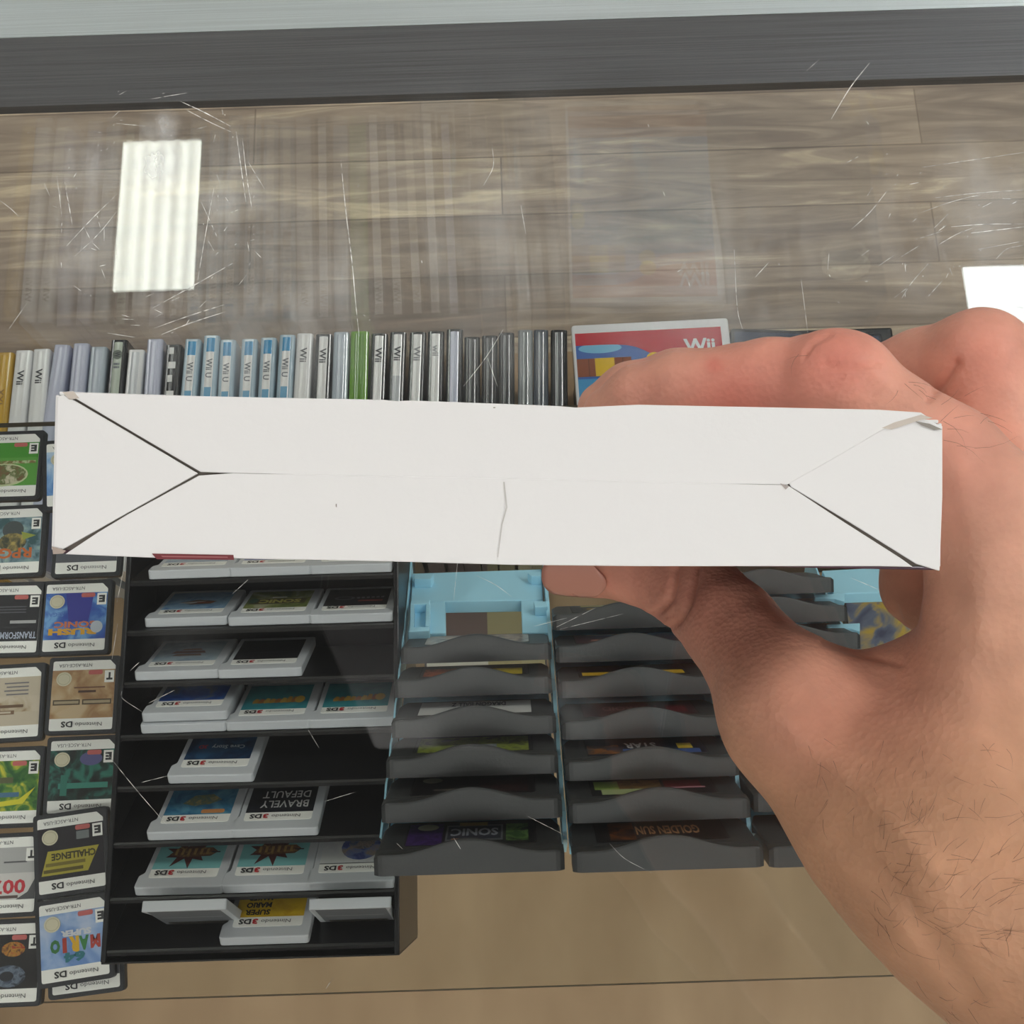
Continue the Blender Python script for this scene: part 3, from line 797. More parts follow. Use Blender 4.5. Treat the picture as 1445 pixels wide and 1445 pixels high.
# ------------------------------------------------------------------ black stepped rack of white cartridges
ZR = CAM.z - .442
AL = math.radians(52)
ca, sa = math.cos(AL), math.sin(AL)
ROWA = [math.radians(a) for a in (60, 60, 60, 57, 51, 52, 52, 50)]
rows = [on_z(352, y, ZR).y * 1e3 for y in (818.5, 889, 962, 1036.5, 1109, 1188, 1266, 1340)]     # ridge tops, far to near
XL = on_z(143, 1340, ZR).x * 1e3; XR = on_z(564, 1338, ZR).x * 1e3
zr = ZR * 1e3; zs = ZS * 1e3 + .2
rackm = M((22, 22, 24), .32, 0, .5, 0, .12, 300)
Ls = 33.5; dz_ = Ls * sa
rack = thing('cartridge_rack', 'black stepped plastic rack of white cartridges on the glass shelf', 'cartridge rack',
             Matrix.Translation(((XL + XR) * .0005, 0, ZS + .0002)))
rb_ = MB()
hx = (XR - XL) / 2
base = ZS * 1e3 + .2
PX = Matrix(((0, 0, 1, 0), (1, 0, 0, 0), (0, 1, 0, 0), (0, 0, 0, 1)))
for y, a_ in zip(rows, ROWA):          # slanted plates, one behind the other
    ca, sa = math.cos(a_), math.sin(a_); dz_ = Ls * sa
    rb_.prism([(y - .9, zr - base - .9), (y + .3, zr - base), (y + 1.2, zr - base - .3), (y + 1.2 + Ls * ca, zr - base - .3 - dz_), (y - .9 + Ls * ca, zr - base - .9 - dz_)], -hx + 2, hx - 2, rackm, PX)
rb_.box(-hx + 2, hx - 2, rows[7] - 3, rows[0] + 30, 0, zr - base - 34, rackm)
rb_.build('slanted_plates', rack)
for s in (-1, 1):
    p = MB()
    p.box(min(s * hx, s * (hx - 2)), max(s * hx, s * (hx - 2)), rows[7] - 3, rows[0] + 30, 0, zr - base + .5, rackm)
    p.build('side_wall', rack, bevel=.5)
p = MB(); p.box(-hx, hx, rows[7] - 3.6, rows[7] - 2.9, 0, zr - base - .2, rackm); p.build('front_wall', rack, bevel=.6)

c3 = M((196, 200, 204), .38, 0, .45, 0, .1, 700)
def cart3_shell(b, mat):
    b.prism(rpoly([(-16.5, 0), (16.5, 0), (16.5, 34.6), (-14.7, 34.6), (-14.7, 8.4), (-16.5, 6.8)], [1.6, 1.6, 1.2, 1.2, .6, .8]), 0, 3.8, mat)
def cart3(px0, px1, row, label, art, dv=0., dw=0., ang=0., fade=paper):
    y = rows[row]; z = zr
    ca, sa = math.cos(ROWA[row]), math.sin(ROWA[row])
    pl = on_z(px0, to_px((-.1, y * .001, ZR))[1], ZR).x * 1e3; pr = on_z(px1, to_px((-.1, y * .001, ZR))[1], ZR).x * 1e3
    o = Vector(((pl + pr) / 2, y + 1.4, z - .35))
    V_ = Vector((0, ca, -sa)); W_ = Vector((0, sa, ca)); U_ = Vector((1, 0, 0))
    if ang:
        r = Matrix.Rotation(math.radians(ang), 3, W_); U_ = r @ U_; V_ = r @ V_
    o = o + V_ * dv + W_ * (dw + .05)
    t = thing('game_cartridge', label, 'game cartridge', frame(o * .001, U_, V_, W_), 'white cartridges in the black rack')
    b = MB(); cart3_shell(b, c3)
    b.build('shell', t, bevel=.45)
    c = MB()
    c.prism(rrect(-12.6, 13.2, 5.2, 31.2, 1.2), 3.8, 3.9, fade)
    c.z = 3.9
    art(c, -12.6, 13.2, 10., 31.2)
    c.text('DS', -8.3, 7.6, 2.7, ink, w=4.6, bold=.04); c.text('3', -4.5, 7.6, 2.7, rink, w=2., bold=.05); c.text('Nintendo', 3.2, 7.5, 1.7, gink, w=11)
    c.build('label', t)
    return t
def seal3(c):
    c.disc(-7.5, 28.6, 2.9, 2.7, cream)
def burst(c):
    c.rect(-12.6, 13.2, 10, 31.2, M((128, 192, 192), .4)); c.rect(-12.6, 13.2, 28.4, 31.2, M((150, 196, 190), .4)); seal3(c)
    pts = []
    for i in range(18):
        a = i / 18 * 2 * math.pi
        r = (9.5, 4.6)[i % 2] * (1 + .15 * math.sin(i * 2.3))
        pts.append((-1 + r * math.cos(a) * 1.05, 19.2 + r * math.sin(a) * .9))
    c.flat(pts, M((84, 44, 40), .4))
    c.flat([(-8, 18), (-5, 22.4), (8, 22), (10.5, 19.6), (8, 17), (-3, 16.6)], ART((120, 84, 52), (90, 58, 44), (150, 116, 64), 420, 2))
    for k in range(6): c.rect(-6 + k * 2.4, -5 + k * 2.4, 17.8, 21.4, M((164, 128, 70), .4))
    c.rect(8, 11.4, 18.8, 19.5, ink); c.rect(9.4, 13, 27, 31, paper)
def generic(c1, c2, c3_, logo=None, seed=1.):
    def f(c, x0, x1, y0, y1):
        c.rect(x0, x1, y0, y1, ART(c1, c2, c3_, 120, seed))
        if logo: logo(c)
    return f
def lg_wing(c):
    c.flat([(-7, 18.6), (0, 21.6), (8, 19.4), (6, 16.2), (-2, 15.6)], M((110, 84, 66), .4)); c.flat([(-8, 18), (4, 20), (-2, 16.8)], M((210, 210, 206), .4)); c.rect(0, 7, 17, 18.6, M((150, 80, 60), .4))
def lg_sonic(c):
    c.rect(-11, 11.5, 15, 21.4, M((96, 84, 52), .4)); c.text('SONIC', 1, 18.2, 4.6, M((214, 206, 110), .4), w=17, bold=.05); c.rect(-3, 3, 22.5, 23.6, paper); c.disc(-10, 19, 2, 3, M((70, 100, 80), .4))
def lg_dark(c):
    c.disc(-5, 19.6, 4.2, 2.2, M((96, 96, 100), .4)); c.disc(-5, 19.6, 3, 1.4, M((34, 34, 38), .4))
    for k in range(6): c.rect(0 + k * 2, 1.3 + k * 2, 18.6, 20.6, M((112, 112, 116), .4))
    c.rect(1, 11, 14.4, 16, M((150, 70, 62), .4))
def lg_brown(c):
    for i, (x, y, w, h) in enumerate(((-6, 15.6, 12, 2.2), (-7, 18.4, 14, 2.6), (-4, 21.6, 9, 1.8))):
        c.flat([(x, y), (x + w, y), (x + w - 1, y + h), (x + 1.4, y + h)], M(((128, 92, 76), (112, 70, 58), (136, 100, 84))[i], .4))
def lg_gold(c):
    r3 = random.Random(4)
    for k in range(9):
        x = -9 + k * 2.2; h = r3.uniform(3.4, 5.2)
        c.flat([(x, 15), (x + 2, 15.4), (x + 2.2, 15 + h), (x + .8, 15.4 + h), (x - .2, 17)], M(((196, 150, 60), (176, 112, 54), (206, 170, 80))[k % 3], .4))
    c.disc(9.5, 17.6, 2, 3, M((206, 168, 70), .4))
def lg_cave(c):
    seal3(c); c.rect(6.5, 11, 26.4, 30.6, paper); c.rect(7.3, 10.2, 27.2, 29.8, M((26, 44, 70), .4))
    c.text('Cave Story', 3, 18.4, 3.2, M((186, 200, 210), .4), w=13, bold=.01); c.text('3D', -7, 18.2, 2.4, M((176, 60, 70), .4), w=3.4, bold=.03)
def lg_sea(c):
    seal3(c)
    c.flat([(-7, 17), (-3, 22), (4, 22.6), (8, 19), (4, 16.4), (-2, 15.4)], ART((130, 130, 90), (90, 116, 110), (160, 150, 100), 420, 5)); c.flat(rrect(1.5, 10.5, 10.6, 13, 1), M((206, 140, 84), .4)); c.rect(8, 11, 27, 31, paper)
def lg_default(c):
    seal3(c)
    wt = M((206, 206, 204), .4)
    c.text('BRAVELY', 1.5, 15, 4.4, wt, w=18.5, bold=.01); c.text('DEFAULT', 1.5, 21, 4.4, wt, w=18.5, bold=.01)
def lg_globe(c):
    c.rect(-12.6, 13.2, 10, 10.5, gink); c.disc(2.2, 19.6, 7.6, 7.6, ART((70, 84, 140), (110, 126, 176), (150, 140, 130), 190, 4)); c.disc(2.2, 21.6, 5, 3.4, ART((110, 104, 110), (150, 140, 130), (90, 100, 130), 300, 6))
def lg_yellow(c):
    k = M((50, 44, 26), .4)
    for i, s in enumerate(('SUPER', 'MARIO', 'MAKER')):
        c.text(s, -4.5, 12.4 + i * 3.7, 2.8, k, w=9.5, bold=.04)
    c.text('3DS', -5, 23.6, 2.6, M((190, 96, 50), .4), w=6.5, bold=.04)
    c.rect(8.6, 13.2, 27.6, 31.2, M((120, 70, 50), .4))
G = generic
sky = ((120, 160, 196), (150, 186, 212), (96, 140, 190)); 
cart3(211, 323, 0, 'white cartridge at the left of the row just under the box edge', G((150, 170, 190), (180, 196, 206), (130, 150, 180), None, 3))
cart3(325, 437, 0, 'white cartridge in the middle of the row just under the box edge', G((140, 150, 190), (180, 190, 206), (200, 204, 206), None, 5))
cart3(439, 551, 0, 'white cartridge at the right of the row just under the box edge', G((190, 200, 180), (206, 208, 200), (180, 180, 180), None, 8))
cart3(202, 318, 1, 'white cartridge with sky-blue label and brown winged logo', G(*sky, lg_wing, 2), dv=2.4)
cart3(322, 437, 1, 'white cartridge with green label and large yellow letters', G((96, 110, 60), (130, 140, 70), (176, 176, 140), lg_sonic, 4), dv=.8)
cart3(438, 553, 1, 'white cartridge with black label, grey ring and red strip', G((28, 28, 32), (34, 34, 38), (40, 40, 44), lg_dark, 6), dv=.4)
cart3(190, 307, 2, 'white cartridge with grey-blue label and brown stacked logo', G((130, 150, 166), (156, 174, 186), (170, 186, 192), lg_brown, 7), dv=.6)
cart3(308, 425, 2, 'white cartridge with a plain black label right of the brown-logo one', G((22, 22, 26), (28, 28, 32), (34, 34, 40), lambda c: c.rect(-8, 9, 17, 17.6, M((60, 62, 70), .4)), 9))
cart3(199, 318, 3, 'blank white cartridge showing only its edge under the blue one', G((40, 80, 150), (60, 100, 170), (40, 70, 130), None, 3))
cart3(202, 319, 3, 'white cartridge with deep blue label stacked on another cartridge', G((30, 72, 150), (44, 92, 172), (96, 110, 130), None, 3), dv=1.6, dw=4.1)
cart3(320, 437, 3, 'white cartridge with teal label and gold script, in the middle of its row', G((46, 128, 140), (56, 142, 150), (66, 150, 156), lg_gold, 3))
cart3(438, 554, 3, 'white cartridge with teal label and gold script, at the right by the stand', G((46, 128, 140), (56, 142, 150), (66, 150, 156), lg_gold, 6))
cart3(237, 357, 4, 'white cartridge with dark navy label, alone in its row', G((24, 44, 72), (30, 62, 96), (44, 84, 120), lg_cave, 4), ang=-1.)
cart3(210, 328, 5, 'white cartridge with sea-blue label, gold script and orange strip', G((40, 92, 130), (60, 122, 156), (90, 150, 176), lg_sea, 6))
cart3(329, 446, 5, 'white cartridge with black label and white capital letters', G((24, 26, 32), (28, 30, 36), (36, 38, 46), lg_default, 2))
cart3(190, 314, 6, 'white cartridge with teal label and dark spiky burst, at the left', lambda c, *a: burst(c), ang=-.8)
cart3(316, 435, 6, 'white cartridge with teal label and dark spiky burst, in the middle', lambda c, *a: burst(c))
cart3(436, 553, 6, 'white cartridge with white label and blue globe under the stand corner', G((206, 208, 206), (212, 214, 212), (200, 202, 206), lg_globe, 3))
cart3(313, 433, 7, 'white cartridge with yellow label in the last row of the rack', G((218, 178, 30), (226, 188, 40), (210, 166, 30), lg_yellow, 2))
# two carried upside down in the last slot, backs outwards
def flipped(px0, px1, py, label, mirror):
    z = ZR + .0155
    a = on_z(px0, py + .5, z); b_ = on_z(px1, py - 1.5, z)
    be = math.radians(77)
    V_ = Vector((0, -math.cos(be), -math.sin(be))); W_ = Vector((0, -math.sin(be), math.cos(be)))
    o = (a + b_) / 2; 
    t = thing('game_cartridge', label, 'game cartridge', frame(o, Vector((-1, 0, 0)), V_, W_), 'white cartridges in the black rack')
    b = MB()
    W = (b_ - a).length * 1e3 / 2
    s = -1 if mirror else 1
    b.prism(rpoly([(-W, 0), (W, 0), (W - 1.8 if s > 0 else W, 7), (W - 1.8 if s > 0 else W, 34.6), (-W if s > 0 else -W + 1.8, 34.6), (-W if s > 0 else -W + 1.8, 7)], [1, 1, .6, 1.2, 1.2, .6]), 0, 3.8, c3)
    b.build('shell', t, bevel=.45)
    c = MB()
    c.rect(-W + 2.2, W - 2.2, .8, 34, M((112, 114, 118), .5), z=3.82)  # grey painted over the white back as its shade
    for k in range(17):
        c.box(-W + 4 + k * (2 * W - 8) / 17, -W + 5.3 + k * (2 * W - 8) / 17, 22, 33, 3.8, 3.95, M((70, 66, 60), .35, .4))
    c.rect(-W + 4, W - 4, 12.5, 13.4, M((150, 152, 154), .5), z=3.84)
    c.build('contacts_and_shade', t)
flipped(200, 320, 1270, 'white cartridge turned back outwards, left of the yellow one', False)
flipped(436, 553, 1267, 'white cartridge turned back outwards, right of the yellow one', True)

# ------------------------------------------------------------------ blue tiered stand of thick grey cartridges
PA = at_depth(662, 1233, 338.); PB = at_depth(672, 934, 428.)
Dn = Vector((0, PB.y - PA.y, PB.z - PA.z)).normalized()          # down the stand, away from the viewer
Nn = Vector((0, -Dn.z, Dn.y))
if Nn.z < 0: Nn = -Nn
O0 = Vector((0, PA.y, PA.z))
A2 = math.radians(72)
V2 = Vector((0, math.cos(A2), -math.sin(A2))); W2 = Vector((0, math.sin(A2), math.cos(A2)))
gb = M((60, 62, 63), .42, 0, .5, 0, .2, 700)
gb2 = M((60, 62, 64), .45, 0, .5, 0, .2, 700)
def lip(b, mat):
    NU, NV = 44, 10
    def T_(u):
        return 6.3 + 4.2 * (.5 + .5 * math.cos(math.pi * min(abs(u) / 22, 1))) - (1.2 * ((abs(u) - 26.5) / 2) ** 2 if abs(u) > 26.5 else 0)
    top = []
    for j in range(NV + 1):
        t = j / NV
        v = .15 + 8.6 * t
        f = 1 - max(0, (t - .12) / .88) ** 1.3
        for i in range(NU + 1):
            u = -28.5 + 57 * i / NU
            top.append((u, v if 0 < i < NU or j else .8, 5.2 + (T_(u) - 5.2) * f))
    fs = [(j * (NU + 1) + i, j * (NU + 1) + i + 1, (j + 1) * (NU + 1) + i + 1, (j + 1) * (NU + 1) + i) for j in range(NV) for i in range(NU)]
    b.smooth_from = len(b.f)
    b.mesh(top, fs, mat)
    b.smooth_to = len(b.f)
    fr = []
    for i in range(NU + 1):
        u = -28.5 + 57 * i / NU
        e = 1.2 if i in (0, NU) else (.3 if i in (1, NU - 1) else 0)
        fr += [(u, e, 0), (u, e, (T_(u)) - .55), (u, e + .16, (T_(u)) - .0)]
    b.mesh(fr, [(3 * i, 3 * i + 3, 3 * i + 4, 3 * i + 1) for i in range(NU)] + [(3 * i + 1, 3 * i + 4, 3 * i + 5, 3 * i + 2) for i in range(NU)], mat)
    for s in (-28.5, 28.5):
        b.poly([(s, 1., 0), (s, 9, 0), (s, 9, 5.2), (s, 1., T_(s))], mat)
def gcart(px, py, label, art, u0=None, mat=None, da=0.):
    o = on_plane(px, py, O0, Nn)
    if u0 is not None: o.x = u0
    t = thing('game_cartridge', label, 'game cartridge', frame(o, Vector((1, 0, 0)), V2, W2), 'thick grey cartridges in the blue stand')
    b = MB()
    b.prism(rpoly([(-28.2, .8), (28.2, .8), (28.2, 27), (26, 34.5), (-26, 34.5), (-28.2, 27)], .8), .02, 5.4, mat or gb)
    lip(b, mat or gb)
    so = b.build('shell', t, bevel=.7, seg=3)
    sm_ = [False] * len(b.f); sm_[b.smooth_from:b.smooth_to] = [True] * (b.smooth_to - b.smooth_from)
    so.data.polygons.foreach_set('use_smooth', sm_)
    c = MB()
    c.prism(rrect(-20.5, 20.5, 10.2, 32, 1), 5.4, 5.5, ink)
    c.z = 5.5
    art(c)
    c.build('label', t)
    return o
def gl(base, *bits):
    def f(c):
        c.rect(-20.2, 20.2, 10.4, 31.8, base)
        for k in bits:
            S = lambda v: min(31.6, 10.6 + (v - 10.4) * 2.4)
            if k[0] == 'r': c.rect(k[1], k[2], S(k[3]), S(k[4]), M(k[5], .4))
            elif k[0] == 'a': c.rect(k[1], k[2], S(k[3]), S(k[4]), ART(*k[5], 200, k[1]))
            elif k[0] == 't': c.text(k[1], k[2], S(k[3]), k[4] * 2.3, M(k[6], .4), w=k[5], bold=.03)
            elif k[0] == 's': c.disc(k[1], 27.5, 3.4, 3.2, M((196, 200, 176), .4))
    return f
dk = M((30, 30, 34), .35)
wh = M((206, 206, 204), .35)
x1c = None
st = 'left-column grey cartridge on the blue stand, '
gcart(672, 934, st + 'with mottled beige label below the empty slot', gl(ART((120, 112, 104), (160, 146, 132), (196, 180, 160), 200, 1)))
gcart(668, 982, st + 'with red and yellow label edges', gl(dk, ('a', -19, -7, 10.4, 17, ((150, 50, 40), (176, 96, 60), (90, 40, 40))), ('r', -2, 1, 14.5, 16, (170, 160, 90)), ('r', 6, 18, 10.6, 16, (186, 164, 44))))
gcart(669, 1038.6, st + 'with a white label and dark lettering', gl(wh, ('t', 'DRAGON BALL Z', 1, 17.2, 3, 20, (60, 60, 76)), ('r', -3, 4, 12, 14, (70, 80, 130))))
gcart(666.5, 1095, st + 'with a yellow-green label', gl(dk, ('a', -19, 19, 10.4, 19, ((120, 132, 50), (150, 164, 70), (86, 96, 56))), ('r', -4, 8, 12.5, 14.5, (150, 156, 160)), ('r', 2, 9, 11, 12.4, (70, 84, 110))))
gcart(666, 1158, st + 'with a black label and oval seal', gl(M((26, 22, 24), .35), ('s', -14, 17.4), ('a', 2, 18, 11, 18, ((40, 26, 28), (60, 36, 36), (30, 24, 26))), ('r', -13, -3, 12.2, 12.9, (110, 104, 96))))
gcart(662.5, 1233, st + 'lowest, with a purple and green label', gl(dk, ('a', -20, -9, 10.4, 19, ((60, 36, 96), (86, 54, 130), (44, 30, 70))), ('s', -14, 18), ('r', -8, 10, 11.6, 18, (120, 124, 126)), ('r', -7.4, 9.4, 12.2, 17.4, (52, 56, 70)),
      ('t', 'SONIC', 1, 15, 3.2, 15, (170, 176, 186)), ('r', -4, 5, 17.6, 19, (190, 160, 60)), ('r', -6, 0, 11.4, 12.4, (196, 140, 100)), ('a', 11, 18, 11, 18, ((60, 96, 50), (110, 150, 80), (40, 60, 44)))))
oC = None
st = 'middle-column grey cartridge on the blue stand, '
colB = [(885, 'topmost by the thumb tip, with a yellow line', gl(dk, ('r', -16, -2, 17.4, 19, (176, 160, 84)), ('r', -14, -5, 13.4, 15.4, (150, 122, 60)))),
        (931, 'with a cream strip on a brown label', gl(M((74, 54, 54), .35), ('r', -15, 6, 18.4, 20, (190, 164, 130)), ('r', -14, -6, 12.6, 13.8, (190, 140, 120)))),
        (981, 'with yellow bars at both label ends', gl(dk, ('r', -19, -9, 11.4, 14, (206, 166, 40)), ('r', 9, 19, 11.4, 14.4, (206, 166, 40)))),
        (1040, 'with a dark red label', gl(M((56, 34, 38), .35), ('t', 'METROID', -3, 15.4, 3, 20, (120, 92, 90)), ('r', 10, 17, 12, 17, (96, 34, 38)))),
        (1098, 'with a blue label and white capitals', gl(M((34, 40, 52), .35), ('a', -20, -9, 11, 16, ((150, 96, 50), (90, 70, 60), (60, 60, 80))), ('r', -8, 4, 10.4, 13.4, (60, 96, 150)), ('t', 'STAR', -1.5, 15.2, 3.2, 11, (206, 206, 206)), ('r', 8, 18, 10.4, 12.6, (60, 90, 150)), ('r', 11, 16, 12.8, 15.8, (206, 176, 60)))),
        (1158, 'with a green, white and red label', gl(dk, ('r', -19, -11, 13, 17, (150, 176, 90)), ('r', -17, 4, 10.6, 13, (170, 184, 130)), ('a', -11, 3, 13, 17, ((120, 90, 60), (150, 120, 70), (90, 70, 60))), ('r', 4, 16, 13, 16.6, (110, 40, 48)), ('r', 6, 17, 12.6, 13.3, (170, 120, 130)))),
        (1228, 'lowest, with ornate orange lettering on black', gl(M((28, 24, 26), .35), ('a', -16, -8, 11, 18, ((130, 74, 34), (96, 56, 30), (60, 36, 28))), ('t', 'GOLDEN SUN', 2.5, 14.6, 3.6, 20, (176, 130, 92)), ('r', -6, 9, 10.6, 11.6, (60, 70, 100))))]
xs2 = on_plane(944, 1228, O0, Nn).x
oy = []
for y, l, a in colB:
    o = on_plane(944, y, O0, Nn)
    oy.append(to_px(o)[1])
    gcart(944 + (1228 - y) * -.02, y, st + l, a, u0=xs2)
xs1 = on_plane(662.5, 1233, O0, Nn).x
xs3 = xs2 + (xs2 - xs1) * .985
st = 'right-column grey cartridge on the blue stand, '
for y, l in ((836, 'farthest, just under the box edge'), (877, 'second from the far end, with reddish strip'), (917, 'third from the far end, beside the thumb web'), (965, 'fourth from the far end'),
             (1016, 'fifth from the far end'), (1075, 'third from the near end, behind the hand'), (1143, 'next to lowest, left end beside the wrist'), (1222, 'lowest, left end beside the wrist')):
    gcart(1180, y, st + l, gl(M((40, 32, 38), .35), ('r', -6, 8, 14, 18, (120, 60, 66))), u0=xs3)
# the stand itself
bl = M((168, 224, 246), .42, 0, .4, 0, .15, 500)
stand = thing('cartridge_stand', 'light blue tiered stand holding thick grey cartridges', 'cartridge stand', frame(O0, Vector((1, 0, 0)), Dn, Nn))
def to_st(px, py, h):
    p = on_plane(px, py, O0 + Nn * (h * .001), Nn) - O0
    return (p.x * 1e3, p.dot(Dn) * 1e3)
far1 = to_st(672, 925, -11)[1]
xs = [xs1 * 1e3, xs2 * 1e3, xs3 * 1e3]
pit = xs[1] - xs[0]
for i, x in enumerate(xs):
    r = MB(); e = far1 if i == 0 else to_st(944, 860 if i == 1 else 822, -11)[1]
    r.box(x - 28, x + 28, 26, e, -21, -17.2, bl)
    r.build('ramp', stand, bevel=.4)
xb = [xs[0] - pit / 2, (xs[0] + xs[1]) / 2, (xs[1] + xs[2]) / 2, xs[2] + pit / 2]
for i, x in enumerate(xb):
    r = MB(); e = to_st(672, 800, -11)[1]
    inner = 0 < i < 3
    w = .7 if inner else .35
    t0 = to_st(795, 1188, -6)[1] if inner else 24
    x = x if inner else (x + .35 * (1 if i == 0 else -1))
    hi_ = -4. if inner else -7.5
    pts = [(t0 + 10, -21), (e, -21), (e, -6)]
    ks = [to_st(944, y, 0)[1] for y in (850, 885, 931, 981, 1040, 1098, 1158, 1228)]
    for k in ks:
        if k + 2.5 > t0 + 3:
            pts += [(k + 15, hi_ - 1.5), (k + 9.5, hi_), (k + 2.5, -9)]
    pts += [(t0, hi_ - 1)]
    T = Matrix(((0, 0, 1, 0), (1, 0, 0, 0), (0, 1, 0, 0), (0, 0, 0, 1)))
    r.prism(pts, x - w, x + w, bl, T)
    r.build('side_fin', stand)
def st_plate(b, pts, h0, h1):
    b.prism([to_st(*p, h1) for p in pts], h0, h1, bl)
f = MB()
st_plate(f, [(582, 809), (764, 803), (766, 846), (736, 847), (628, 849), (580, 851)][::-1], -15, -9)
st_plate(f, [(580, 851), (628, 849), (629, 893), (575, 895)][::-1], -15, -9)
st_plate(f, [(735, 847), (766, 846), (779, 893), (737, 893)][::-1], -15, -9)
f.build('slot_frame', stand, bevel=.4)
for pts in ([(580, 847), (607, 846), (606, 852), (579, 853)], [(579, 853), (585, 853), (584, 885), (578, 885)], [(601, 852), (607, 852), (606, 884), (600, 884)], [(578, 885), (606, 884), (606, 890), (576, 891)],
            [(584, 809), (612, 809), (608, 817), (584, 817)], [(744, 808), (763, 806), (763, 813), (750, 813)], [(753, 849), (772, 848), (773, 856), (755, 857)]):
    r = MB(); st_plate(r, pts[::-1], -9, -4.5); r.build('clip', stand, bevel=.3)
g_ = MB()
st_plate(g_, [(1160, 805), (1256, 800), (1300, 834), (1176, 838)][::-1], -12, -7)
g_.build('slot_frame', stand, bevel=.4)
for y in (843, 885):
    r = MB(); dx = 18 if y > 850 else 0
    st_plate(r, [(1148 + dx, y - 4), (1192 + dx * 1.2, y - 6), (1192 + dx * 1.2, y + 6), (1178 + dx * 1.2, y + 2), (1150 + dx, y)][::-1], -8, -4)
    r.build('clip', stand, bevel=.3)
for i, x in enumerate(xb):
    # uprights that carry the ramp down to the shelf
    top = O0 + Nn * -.0135 + Dn * .03
    dz = (top.z - ZS) * 1e3 - .3
    r = MB()
    b4 = (stand.matrix_local.inverted() @ Matrix.Translation(Vector((x * .001, top.y, ZS + .0002)))).to_4x4()
    r.box(-1.2, 1.2, -2, 20, 0, dz - 18, bl)
    r.build('upright', stand, mat4=b4)
# ------------------------------------------------------------------ white folded carton
A_, B_, C_, D_ = at_depth(78, 553, 160), at_depth(1330, 592, 165), at_depth(1329, 808, 165), at_depth(70, 779, 160)
bo = (A_ + B_ + C_ + D_) / 4
bu = ((B_ + C_) - (A_ + D_)).normalized()
bv = ((A_ + B_) - (C_ + D_)); bv = (bv - bu * bv.dot(bu)).normalized()
bn = bu.cross(bv)
BT = 127.
box = thing('carton', 'white folded cardboard carton held above the counter glass, tuck end up', 'box', frame(bo, bu, bv, bn))
def bq(px, py):
    p = on_plane(px, py, bo, bn) - bo
    return (p.dot(bu) * 1e3, p.dot(bv) * 1e3)
card = M((236, 235, 235), .5, 0, .4, .12, .35, 260)
raw = M((120, 112, 104), .8)
def noisy(pts, n, amp, seed):
    """walk a polyline with slight unevenness"""
    r = random.Random(seed); out = []
    for i in range(len(pts) - 1):
        a = Vector(pts[i]); b = Vector(pts[i + 1])
        for j in range(n):
            q = a.lerp(b, j / n)
            out.append((q.x, q.y + (r.uniform(-amp, amp) if j else 0)))
    out.append(tuple(pts[-1]))
    return out
tl, tr, br_, bl_ = bq(80, 552), bq(1328, 591), bq(1326, 806), bq(72, 780)
eps = .35
k = MB()
body = [bq(82, 557), bq(1326, 597), bq(1324, 800), bq(76, 776)]
k.prism([body[3], body[2], body[1], body[0]], -BT, -.9, raw)
k.build('inner_walls', box)
def side(name, a, b, mat, top=-.35):
    a = Vector(a); b = Vector(b); t = (b - a).normalized(); n = Vector((t.y, -t.x)) * .5
    k = MB(); k.prism([tuple(a), tuple(a + n), tuple(b + n), tuple(b)][::-1], -BT, top, mat)
    return k.build(name, box, bevel=.15)
side('side_panel', body[0], body[3], card)
side('side_panel', body[2], body[1], card)
side('side_panel', body[1], body[0], card)
pp = side('printed_panel', body[3], body[2], M((70, 40, 56), .35, 0, .5, .5, 0, 60, .5))
pp['label'] = 'dark purple and red printed long side'
apL = bq(281, 667); apR = bq(1111, 686)
def flap(name, poly, h0, h1, mat=card, bev=.12):
    k = MB(); k.prism(poly, h0, h1, mat)
    return k.build(name, box, bevel=bev)
# far flap: its long edge sags and dents slightly
top_edge = [bq(*p) for p in ((104, 554), (200, 557), (380, 561), (540, 564), (560, 566), (580, 565), (740, 571), (790, 573), (812, 575), (900, 571), (1100, 575), (1240, 578), (1300, 582), (1312, 590))]
top_l = [bq(*p) for p in ((96, 556), (150, 588), (283, 665))]
top_r = [bq(*p) for p in ((1113, 684), (1180, 645), (1245, 607), (1262, 600), (1300, 588))]
seam = [bq(*p) for p in ((283, 666), (420, 670), (700, 675), (960, 682), (1111, 684))]
poly = top_l[::-1] and (noisy(seam, 3, .03, 1) + top_r[1:] + top_edge[::-1] + [top_l[0], top_l[1]])
flap('far_flap', poly, -.45, 0.)
bot_l = [bq(*p) for p in ((281, 671), (180, 726), (96, 777))]
bot_edge = [bq(*p) for p in ((92, 782), (215, 787), (330, 788), (540, 792), (720, 797), (900, 799), (1100, 799), (1240, 799), (1288, 800))]
bot_r = [bq(*p) for p in ((1270, 787), (1190, 736), (1111, 688))]
poly = noisy(bot_l, 2, .02, 2)[:-1] + bot_edge + bot_r[:-1] + noisy([bq(1111, 684.4), bq(960, 681.5), bq(700, 674.5), bq(420, 669.5), bq(283, 667)], 3, .02, 3)[:-1]
flap('near_flap', poly, -.40, .10)
flap('end_flap', [bq(*p) for p in ((75, 778), (86, 776.5), (180, 723.5), (279, 668), (180, 609.5), (89, 556), (80, 560))], -.55, -.12)
flap('end_flap', [bq(*p) for p in ((1117, 687), (1198, 736), (1294, 796), (1327, 806), (1331, 700), (1331, 601), (1302, 590), (1250, 600), (1180, 640), (1113, 680))], -.5, -.2)
